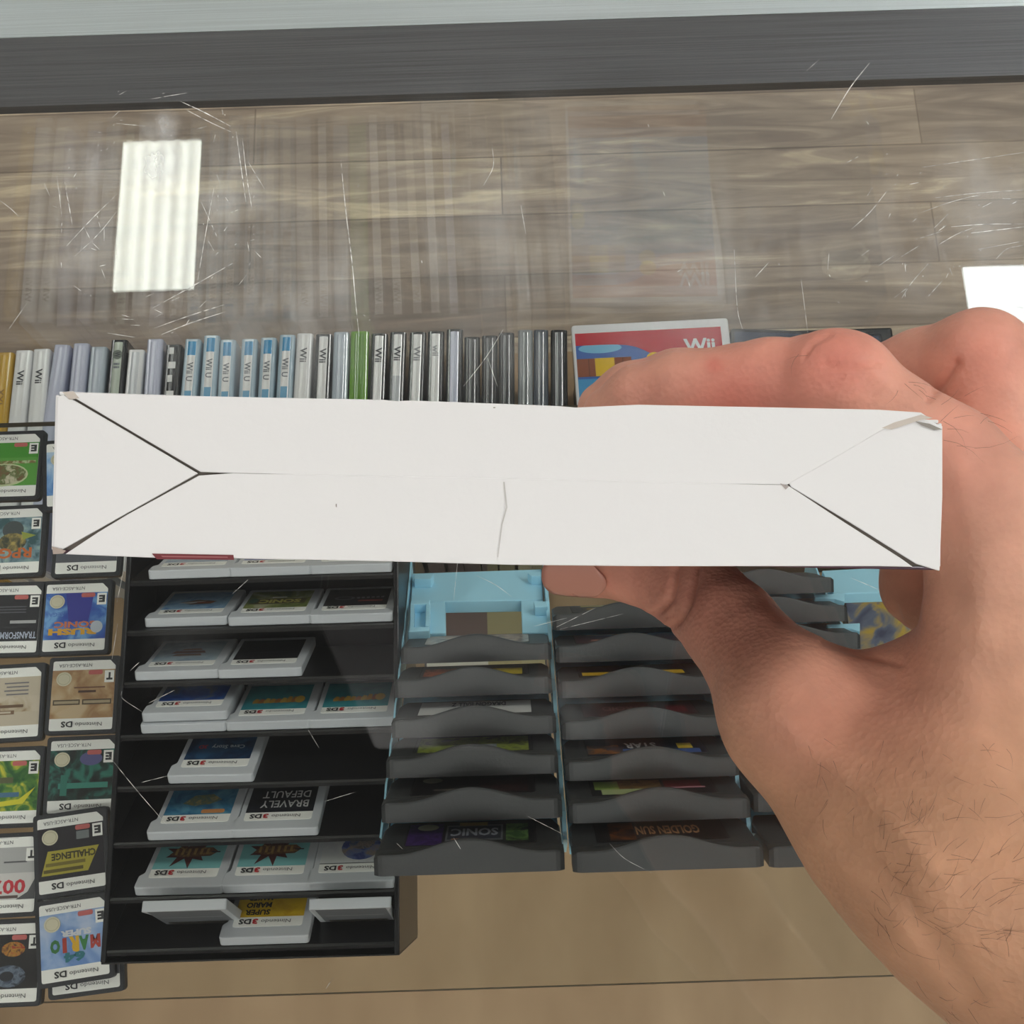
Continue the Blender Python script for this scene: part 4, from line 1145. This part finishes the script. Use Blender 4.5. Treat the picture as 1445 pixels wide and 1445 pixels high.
# wear: torn corners and rubbed edges
w = MB(); tan = M((206, 196, 186), .8); w.z = .30
grey = M((150, 144, 138), .8)
w.flat([bq(*p) for p in ((88, 553), (104, 552), (112, 562), (98, 564))][::-1], tan, .03)
w.flat([bq(*p) for p in ((1244, 604), (1262, 596), (1300, 585), (1316, 590), (1298, 593), (1258, 606))][::-1], tan, .05)
w.flat([bq(*p) for p in ((1290, 594), (1312, 598), (1330, 606), (1318, 607), (1300, 600))][::-1], grey, .0)
w.flat([bq(*p) for p in ((74, 771), (94, 777), (90, 781), (76, 782))][::-1], M((176, 160, 150), .8), .26)
w.flat([bq(*p) for p in ((712, 680), (716, 716), (709, 740), (703, 786), (702, 786), (707.6, 740), (714, 716), (710, 680))][::-1], M((206, 204, 200), .8), .25)
w.flat([bq(*p) for p in ((474, 711), (475.5, 711), (475.5, 716), (474, 715))][::-1], grey, .25)
w.flat([bq(*p) for p in ((696, 574.5), (699, 574.5), (699, 576), (696, 576))][::-1], grey, .03)
w.flat([bq(*p) for p in ((1100, 682), (1113, 686), (1108, 691))][::-1], M((176, 166, 162), .8), .26)
w.build('wear_stains', box)
w = MB(); rd = M((112, 34, 42), .5)
w.flat([bq(*p) for p in ((215, 781), (330, 783), (331, 790), (222, 789))][::-1], rd, .27)
w.flat([bq(*p) for p in ((228, 784), (322, 785.4), (322, 787), (230, 786))][::-1], M((160, 96, 98), .6), .29)
w.build('torn_print', box)['label'] = 'dark red strip of print at the near edge'

# ------------------------------------------------------------------ the hand (camera-space millimetres)
def J(px, py, z):
    return np.array([(px - C0) * z / F, (py - C0) * z / F, z], dtype=np.float32)
def seg(P, a, b, ra, rb):
    ab = b - a
    pa = P - a
    t = np.clip((pa @ ab) / float(ab @ ab), 0, 1)
    d = np.sqrt(((pa - t[..., None] * ab) ** 2).sum(-1))
    return d - (ra + (rb - ra) * t)
def smin(a, b, k):
    h = np.clip(.5 + .5 * (b - a) / k, 0, 1)
    return b + (a - b) * h - k * h * (1 - h)
def tri(P, a, b, c, r):
    """rounded triangle sheet"""
    ba, cb, ac = b - a, c - b, a - c
    pa, pb, pc = P - a, P - b, P - c
    nor = np.cross(ba, ac)
    d2 = lambda e, p: ((e * np.clip((p @ e) / float(e @ e), 0, 1)[..., None] - p) ** 2).sum(-1)
    ins = (np.sign(pa @ np.cross(ba, nor)) + np.sign(pb @ np.cross(cb, nor)) + np.sign(pc @ np.cross(ac, nor))) < 2
    e = np.minimum(np.minimum(d2(ba, pa), d2(cb, pb)), d2(ac, pc))
    f = (pa @ nor) ** 2 / float(nor @ nor)
    return np.sqrt(np.where(ins, e, f)) - r
def chain(P, pts, k=2.5):
    d = None
    for (a, ra), (b, rb) in zip(pts[:-1], pts[1:]):
        s = seg(P, a, b, ra, rb)
        d = s if d is None else smin(d, s, k)
    return d
HAND = dict(
 index=[(J(1425, 765, 192), 12.5), (J(1330, 655, 199), 10.2), (J(1180, 545, 206), 9.2), (J(1085, 543, 212), 8.3), (J(965, 556, 219), 8.0), (J(905, 569, 223), 7.4), (J(862, 585, 227), 5.8)],
 middle=[(J(1440, 790, 212), 12.5), (J(1330, 640, 226), 9.8), (J(1150, 535, 236), 9.0), (J(1050, 540, 240), 8.0), (J(955, 545, 243), 7.6), (J(890, 559, 246), 7.0), (J(852, 576, 248), 5.8)],
 ring=[(J(1470, 770, 232), 12.5), (J(1405, 620, 236), 10.6), (J(1381, 511, 240), 10.9), (J(1300, 522, 250), 8.8), (J(1225, 545, 257), 8.2), (J(1150, 590, 262), 6.6)],
 pinky=[(J(1450, 800, 254), 10.5), (J(1400, 690, 262), 8.8), (J(1352, 598, 266), 8.6), (J(1290, 600, 270), 7.3), (J(1230, 625, 273), 6.8), (J(1180, 650, 274), 5.6)],
 thumb=[(J(1122, 1004, 206), 12.0), (J(1032, 886, 228), 9.4), (J(968, 820, 246), 9.8), (J(897, 797, 254), 8.3), (J(835, 794, 258), 7.4), (J(806, 796, 260), 6.5)],
)
def hand_sdf(P):
    # palm block: four metacarpals, thenar and web, wrist, forearm
    wr = J(1392, 1160, 190)
    wu = J(1446, 1150, 218)
    d = seg(P, J(1425, 765, 192), wr, 12.5, 15)
    d = smin(d, seg(P, J(1440, 790, 212), wr * .7 + wu * .3, 13, 15), 8)
    d = smin(d, seg(P, J(1470, 780, 232), wr * .3 + wu * .7, 12.5, 14), 8)
    d = smin(d, seg(P, J(1450, 805, 252), wu, 11, 15), 8)
    th = seg(P, J(1122, 1008, 206), J(1255, 1140, 196), 12.2, 15.5)
    th = smin(th, seg(P, J(1255, 1140, 196), J(1370, 1215, 186), 15.5, 19.5), 9)
    d = smin(d, th, 12)
    d = smin(d, tri(P, J(1140, 1035, 207), J(1400, 950, 202), J(1300, 1180, 196), 10.5), 7)
    d = smin(d, tri(P, J(1310, 1010, 226), J(1400, 890, 240), J(1390, 1150, 222), 10.5), 9)
    # forearm down to the elbow, beyond the picture edge
    w0 = J(1370, 1215, 186); fd = np.array([.68, .62, -.40], np.float32); fd /= np.linalg.norm(fd)
    d = smin(d, seg(P, w0, w0 + fd * 60, 20, 26), 10)
    d = smin(d, seg(P, w0 + fd * 60, w0 + fd * 215, 26, 33), 12)
    w1 = wu + np.array([2, 0, 0], np.float32)
    d = smin(d, seg(P, w1, w1 + fd * 70, 17.5, 22), 12)
    d = smin(d, seg(P, w1 + fd * 70, w0 + fd * 210 + np.array([6, 2, 18], np.float32), 23, 31), 14)
    f = chain(P, HAND['index'])
    for n_ in ('middle', 'ring', 'pinky'):
        f = smin(f, chain(P, HAND[n_]), .9)
    # knuckle pads
    f = smin(f, seg(P, J(1174, 535, 205), J(1192, 538, 204), 8.7, 8.7), 2.5)
    d = smin(d, f, 5)
    d = smin(d, seg(P, J(1302, 740, 262), J(1306, 826, 260), 9., 9.), 3)
    d = smin(d, seg(P, J(1306, 826, 260), J(1390, 880, 246), 9., 11), 5)
    d = smin(d, chain(P, HAND['thumb']), 7)
    return d
# the carton presses the pads flat: keep the skin out of it
def cam_mm(p):
    q = ROTI @ (p - CAM)
    return np.array([q.x, -q.y, -q.z], dtype=np.float32) * 1000
bo_c = cam_mm(bo - bn * (BT * .0005)); bu_c = cam_mm(CAM + bu) / 1000; bv_c = cam_mm(CAM + bv) / 1000; bn_c = cam_mm(CAM + bn) / 1000
bxs = [body[0], body[1], body[2], body[3]]
hw = (max(p[0] for p in bxs) - min(p[0] for p in bxs)) / 2 + .6; hh = (max(p[1] for p in bxs) - min(p[1] for p in bxs)) / 2 + .6
def box_sdf(P):
    q = P - bo_c
    qx = np.abs(q @ bu_c) - hw; qy = np.abs(q @ bv_c) - hh; qz = np.abs(q @ bn_c) - BT / 2 - .6
    m = np.maximum(np.maximum(qx, qy), qz)
    return m
def full(P):
    d = hand_sdf(P)
    return np.maximum(d, -box_sdf(P) + .05)
def surface(lo, hi, h, fac=4):
    lo = np.array(lo, np.float32); hi = np.array(hi, np.float32)
    H = h * fac
    nc = np.ceil((hi - lo) / H).astype(int)
    ax = [lo[i] + (np.arange(nc[i]) + .5) * H - h * .5 for i in range(3)]
    Pc = np.stack(np.meshgrid(*ax, indexing='ij'), -1).reshape(-1, 3)
    dc = full(Pc).reshape(nc)
    D_ = np.repeat(np.repeat(np.repeat(dc, fac, 0), fac, 1), fac, 2).astype(np.float32)
    near = np.argwhere(np.abs(dc) < H * 1.5)
    off = np.stack(np.meshgrid(*[np.arange(fac)] * 3, indexing='ij'), -1).reshape(-1, 3)
    ii = (near[:, None, :] * fac + off[None]).reshape(-1, 3)
    for s in range(0, len(ii), 400000):
        c = ii[s:s + 400000]
        D_[c[:, 0], c[:, 1], c[:, 2]] = full(lo + c.astype(np.float32) * h)
    # surface nets
    ins = D_ < 0
    s = D_.shape
    cnt = sum(ins[i:s[0] - 1 + i, j:s[1] - 1 + j, k:s[2] - 1 + k].astype(np.int8) for i in (0, 1) for j in (0, 1) for k in (0, 1))
    act = np.argwhere((cnt > 0) & (cnt < 8))
    idx = -np.ones(cnt.shape, np.int32)
    idx[act[:, 0], act[:, 1], act[:, 2]] = np.arange(len(act))
    acc = np.zeros((len(act), 3)); num = np.zeros(len(act))
    corners = [(i, j, k) for i in (0, 1) for j in (0, 1) for k in (0, 1)]
    for a in corners:
        for ax_ in range(3):
            if a[ax_]: continue
            b = list(a); b[ax_] = 1
            va = D_[act[:, 0] + a[0], act[:, 1] + a[1], act[:, 2] + a[2]]; vb = D_[act[:, 0] + b[0], act[:, 1] + b[1], act[:, 2] + b[2]]
            m = (va < 0) != (vb < 0)
            t = np.where(m, va / np.where(m, va - vb, 1), 0)
            p = np.array(a, float)[None].repeat(len(act), 0); p[:, ax_] += t
            acc[m] += p[m]; num[m] += 1
    V = lo + (act + acc / num[:, None]) * h
    Q = []
    for ax_ in range(3):
        sl0 = [slice(None)] * 3; sl1 = [slice(None)] * 3
        sl0[ax_] = slice(0, -1); sl1[ax_] = slice(1, None)
        e = np.argwhere(ins[tuple(sl0)] != ins[tuple(sl1)])
        o1, o2 = [(1, 2), (2, 0), (0, 1)][ax_]
        e = e[(e[:, o1] > 0) & (e[:, o2] > 0) & (e[:, o1] < s[o1] - 1) & (e[:, o2] < s[o2] - 1)]
        flip = ins[e[:, 0], e[:, 1], e[:, 2]]
        def at(d1, d2):
            c = e.copy(); c[:, o1] -= d1; c[:, o2] -= d2
            return idx[c[:, 0], c[:, 1], c[:, 2]]
        q = np.stack([at(1, 1), at(0, 1), at(0, 0), at(1, 0)], 1)
        q[~flip] = q[~flip][:, ::-1]
        Q.append(q)
    Q = np.concatenate(Q)
    Q = Q[(Q >= 0).all(1)]
    return V, Q
HV, HQ = surface((8, -52, 40), (282, 246, 292), .75)
def relax(V, Q, n, lam):
    e = np.concatenate([Q[:, [0, 1]], Q[:, [1, 2]], Q[:, [2, 3]], Q[:, [3, 0]]])
    deg = np.bincount(e.ravel(), minlength=len(V)).astype(float)[:, None]
    for _ in range(n):
        a = np.zeros_like(V)
        for i in range(3):
            a[:, i] = np.bincount(e[:, 0], V[e[:, 1], i], len(V)) + np.bincount(e[:, 1], V[e[:, 0], i], len(V))
        V = V + lam * (a / deg - V)
    return V
HV = relax(HV, HQ, 2, .5)
# vertex normals
fn = np.cross(HV[HQ[:, 2]] - HV[HQ[:, 0]], HV[HQ[:, 3]] - HV[HQ[:, 1]])
VN = np.zeros_like(HV)
for k_ in range(4):
    for i in range(3):
        VN[:, i] += np.bincount(HQ[:, k_], fn[:, i], len(HV))
VN /= np.linalg.norm(VN, axis=1)[:, None] + 1e-9
if (VN * (HV - HV.mean(0))).sum() < 0:
    VN = -VN; HQ = HQ[:, ::-1]
px_ = C0 + F * HV[:, 0] / HV[:, 2]; py_ = C0 + F * HV[:, 1] / HV[:, 2]
face_cam = np.clip(-(VN * HV).sum(1) / np.linalg.norm(HV, axis=1) * 4 + .6, 0, 1)
def pdist(pts):
    d = np.full(len(HV), 1e9)
    for a, b in zip(pts[:-1], pts[1:]):
        a = np.array(a, float); b = np.array(b, float); ab = b - a
        t = np.clip(((px_ - a[0]) * ab[0] + (py_ - a[1]) * ab[1]) / (ab @ ab), 0, 1)
        d = np.minimum(d, np.hypot(px_ - a[0] - t * ab[0], py_ - a[1] - t * ab[1]))
    return d
disp = np.zeros(len(HV))
for dep, wid, pts in (
    (1.3, 5, [(905, 882), (925, 868), (945, 845), (952, 815), (953, 800)]), (1.2, 5, [(938, 892), (958, 874), (972, 848), (980, 820), (984, 798)]), (.5, 4, [(922, 886), (938, 872), (950, 866)]),
    (.9, 3.5, [(1165, 513), (1190, 517), (1215, 517), (1238, 512)]), (.8, 3.5, [(1180, 533), (1205, 535), (1228, 534)]), (.7, 3.5, [(1170, 548), (1200, 541), (1240, 546)]), (.6, 3.5, [(1190, 556), (1215, 552), (1236, 556)]), (.5, 4, [(1136, 500), (1150, 482), (1170, 472)]),
    (1.2, 6, [(1310, 562), (1330, 540), (1348, 512)]), (.7, 6, [(1165, 905), (1195, 915), (1230, 925), (1270, 935)]), (.8, 6, [(1262, 858), (1268, 876), (1256, 884)]),
    (-.5, 16, [(1240, 640), (1300, 720), (1390, 860)]) if False else (-.5, 22, [(1345, 640), (1375, 760), (1390, 900)]), (-.6, 20, [(1100, 1010), (1180, 1090), (1260, 1160), (1330, 1240)]), (.5, 26, [(1400, 960), (1420, 1040), (1440, 1100)]),
    (-.5, 18, [(1150, 1180), (1250, 1280), (1340, 1400)]), (.6, 20, [(1190, 1190), (1270, 1270), (1370, 1400)]), (.35, 5, [(1230, 1215), (1260, 1240), (1290, 1280)]), (.3, 5, [(1330, 1225), (1400, 1210), (1445, 1180)]), (.25, 5, [(1310, 1245), (1380, 1250), (1445, 1235)]),
):
    d = pdist(pts)
    disp -= dep * np.exp(-(d / wid) ** 2) * face_cam
HV = HV + VN * disp[:, None]
# gentle ruddiness where the blood shows through, browner up the arm
def blob(px, py, r):
    return np.exp(-(((px_ - px) ** 2 + (py_ - py) ** 2) / r ** 2))
arm = np.clip((py_ - 700) / 420, 0, 1)
red = .55 * blob(1110, 540, 130) + .5 * blob(1190, 500, 60) + .5 * blob(1390, 490, 90) + .6 * blob(1020, 575, 70) + .3 * blob(1250, 980, 110) + .35 * blob(900, 560, 60) + .5 * blob(1007, 515, 12) + .45 * blob(880, 820, 130) + .3 * blob(1040, 880, 100) + .25 * blob(1130, 1030, 80) + .3 * blob(1360, 640, 80)
red = np.clip(red, 0, 1)[:, None]
c_f = np.array(lin((226, 170, 148))); c_a = np.array(lin((202, 152, 120))); c_r = np.array(lin((222, 136, 120)))
colv = (c_f * (1 - arm[:, None]) + c_a * arm[:, None]) * (1 - red) + c_r * red
me = bpy.data.meshes.new('person')
WV = (np.array(ROT) @ np.stack([HV[:, 0], -HV[:, 1], -HV[:, 2]], 0)).T * .001
org = np.array(at_depth(1392, 1160, 190))
WV = WV + np.array(CAM) - org
me.from_pydata(WV.tolist(), [], HQ.tolist())
me.polygons.foreach_set('use_smooth', [True] * len(HQ))
at_ = me.color_attributes.new('skin', 'FLOAT_COLOR', 'POINT')
at_.data.foreach_set('color', np.concatenate([colv, np.ones((len(colv), 1))], 1).astype(np.float32).ravel())
me.update()
def skin():
    m, nt, out = new_mat('skin')
    L = nt.links.new
    p = principled(nt, out, .5, 0, .35)
    p.inputs['Subsurface Weight'].default_value = .12
    p.inputs['Subsurface Radius'].default_value = (.004, .0015, .0008)
    p.inputs['Subsurface Scale'].default_value = .6
    at = nd(nt, 'VertexColor', layer_name='skin')
    tc = nd(nt, 'TexCoord')
    no = nd(nt, 'TexNoise'); no.inputs['Scale'].default_value = 110; no.inputs['Detail'].default_value = 5
    L(tc.outputs['Object'], no.inputs['Vector'])
    mr = nd(nt, 'MapRange'); mr.inputs[1].default_value = .3; mr.inputs[2].default_value = .7; mr.inputs[3].default_value = .88; mr.inputs[4].default_value = 1.08
    L(no.outputs['Fac'], mr.inputs[0])
    mx = nd(nt, 'MixRGB'); mx.blend_type = 'MULTIPLY'; mx.inputs[0].default_value = 1
    L(at.outputs[0], mx.inputs[1]); L(mr.outputs[0], mx.inputs[2]); L(mx.outputs[0], p.inputs['Base Color'])
    vo = nd(nt, 'TexVoronoi'); vo.inputs['Scale'].default_value = 900
    n2 = nd(nt, 'TexNoise'); n2.inputs['Scale'].default_value = 700; n2.inputs['Detail'].default_value = 4
    L(tc.outputs['Object'], vo.inputs['Vector']); L(tc.outputs['Object'], n2.inputs['Vector'])
    ad = nd(nt, 'Math', operation='ADD'); L(vo.outputs['Distance'], ad.inputs[0]); L(n2.outputs['Fac'], ad.inputs[1])
    b = nd(nt, 'Bump'); b.inputs['Strength'].default_value = .35; b.inputs['Distance'].default_value = .0003
    L(ad.outputs[0], b.inputs['Height']); L(b.outputs[0], p.inputs['Normal'])
    return m
me.materials.append(skin())
hand = bpy.data.objects.new('person', me)
COL.objects.link(hand)
hand.matrix_local = Matrix.Translation(Vector(org))
tag(hand, 'bare hand and forearm of a person gripping the white carton from the right', 'person')
# thumb nail: a thin curved plate on the side of the tip that faces the viewer
def w_of(c):
    return CAM + ROT @ Vector((c[0], -c[1], -c[2])) * .001
def nail(name, root, tip, up, half, r):
    root = np.array(root); tip = np.array(tip); ax = tip - root; L_ = np.linalg.norm(ax); ax = ax / L_
    up = np.array(up, float); up = up - ax * (up @ ax); up /= np.linalg.norm(up); sd = np.cross(ax, up)
    b = MB(); vs = []; nu, nv = 12, 10
    m = M((206, 146, 128), .34, 0, .45, .1)
    for j in range(nv + 1):
        t = j / nv
        wv = half * (.82 + .3 * t - .22 * max(0, t - .75) * 4) * (min(1, .55 + t * 3))
        for i in range(nu + 1):
            s = -1 + 2 * i / nu
            a = s * wv / r
            rr = r * (1.06 - .13 * t)
            p = root + ax * (L_ * (t - .10 * s * s * (1 if t > .5 else -1))) + up * (rr * math.cos(a)) + sd * (rr * math.sin(a))
            q = Vector(w_of(p)) - Vector(org)
            vs.append(tuple(q * 1e3))
    b.mesh(vs, [(j * (nu + 1) + i, j * (nu + 1) + i + 1, (j + 1) * (nu + 1) + i + 1, (j + 1) * (nu + 1) + i) for j in range(nv) for i in range(nu)], m)
    o = b.build(name, hand, smooth=True)
    so = o.modifiers.new('thickness', 'SOLIDIFY'); so.thickness = .0006; so.offset = 0
    return o
nail('thumbnail', J(868, 796, 255), J(778, 796, 260.5), (.0, .42, -.9), 5.8, 7.6)
# fine dark hairs on the arm and the back of the finger
hb = MB(); hm = M((92, 66, 52), .5)
hr = np.random.default_rng(11)
facing = (-(VN * HV).sum(1) / np.linalg.norm(HV, axis=1)) > .15
def hairs(poly_px, n, dirpx, ln):
    x0, y0, x1, y1 = poly_px
    c = np.argwhere(facing & (px_ > x0) & (px_ < x1) & (py_ > y0) & (py_ < y1))[:, 0]
    if len(c) == 0: return
    for i in hr.choice(c, min(n, len(c)), replace=False):
        p = HV[i]; nn = VN[i]
        a = math.atan2(dirpx[1], dirpx[0]) + hr.normal(0, .5)
        d = np.array([math.cos(a), math.sin(a), 0.]); d = d - nn * (d @ nn); d /= np.linalg.norm(d)
        l = ln * hr.uniform(.5, 1.2); cu = hr.normal(0, .25)
        s = np.cross(nn, d)
        pts = [p + nn * (.05 + .55 * math.sin(t * 2.2)) + d * (l * t) + s * (l * cu * t * t) for t in (0, .33, .66, 1.)]
        r = [.027, .025, .018, .005]
        vs = []
        for q, rr in zip(pts, r):
            for k in range(3):
                an = k * 2.094
                v = Vector(w_of(q + (nn * math.cos(an) + s * math.sin(an)) * rr)) - Vector(org)
                vs.append(tuple(v * 1e3))
        hb.mesh(vs, [(j * 3 + k, j * 3 + (k + 1) % 3, j * 3 + 3 + (k + 1) % 3, j * 3 + 3 + k) for j in range(3) for k in range(3)], hm)
hairs((1120, 1040, 1445, 1160), 60, (.5, 1), 3.2)
hairs((1230, 1140, 1445, 1330), 95, (1, -.55), 4.6)
hairs((1290, 1300, 1445, 1440), 30, (1, -.3), 4)
hairs((1290, 545, 1400, 650), 38, (1, .1), 6)
hairs((1260, 515, 1310, 560), 16, (.3, 1), 5)
hairs((1120, 480, 1165, 510), 8, (-1, .4), 4)
h_ = hb.build('arm_hair', hand)
h_['kind'] = 'stuff'
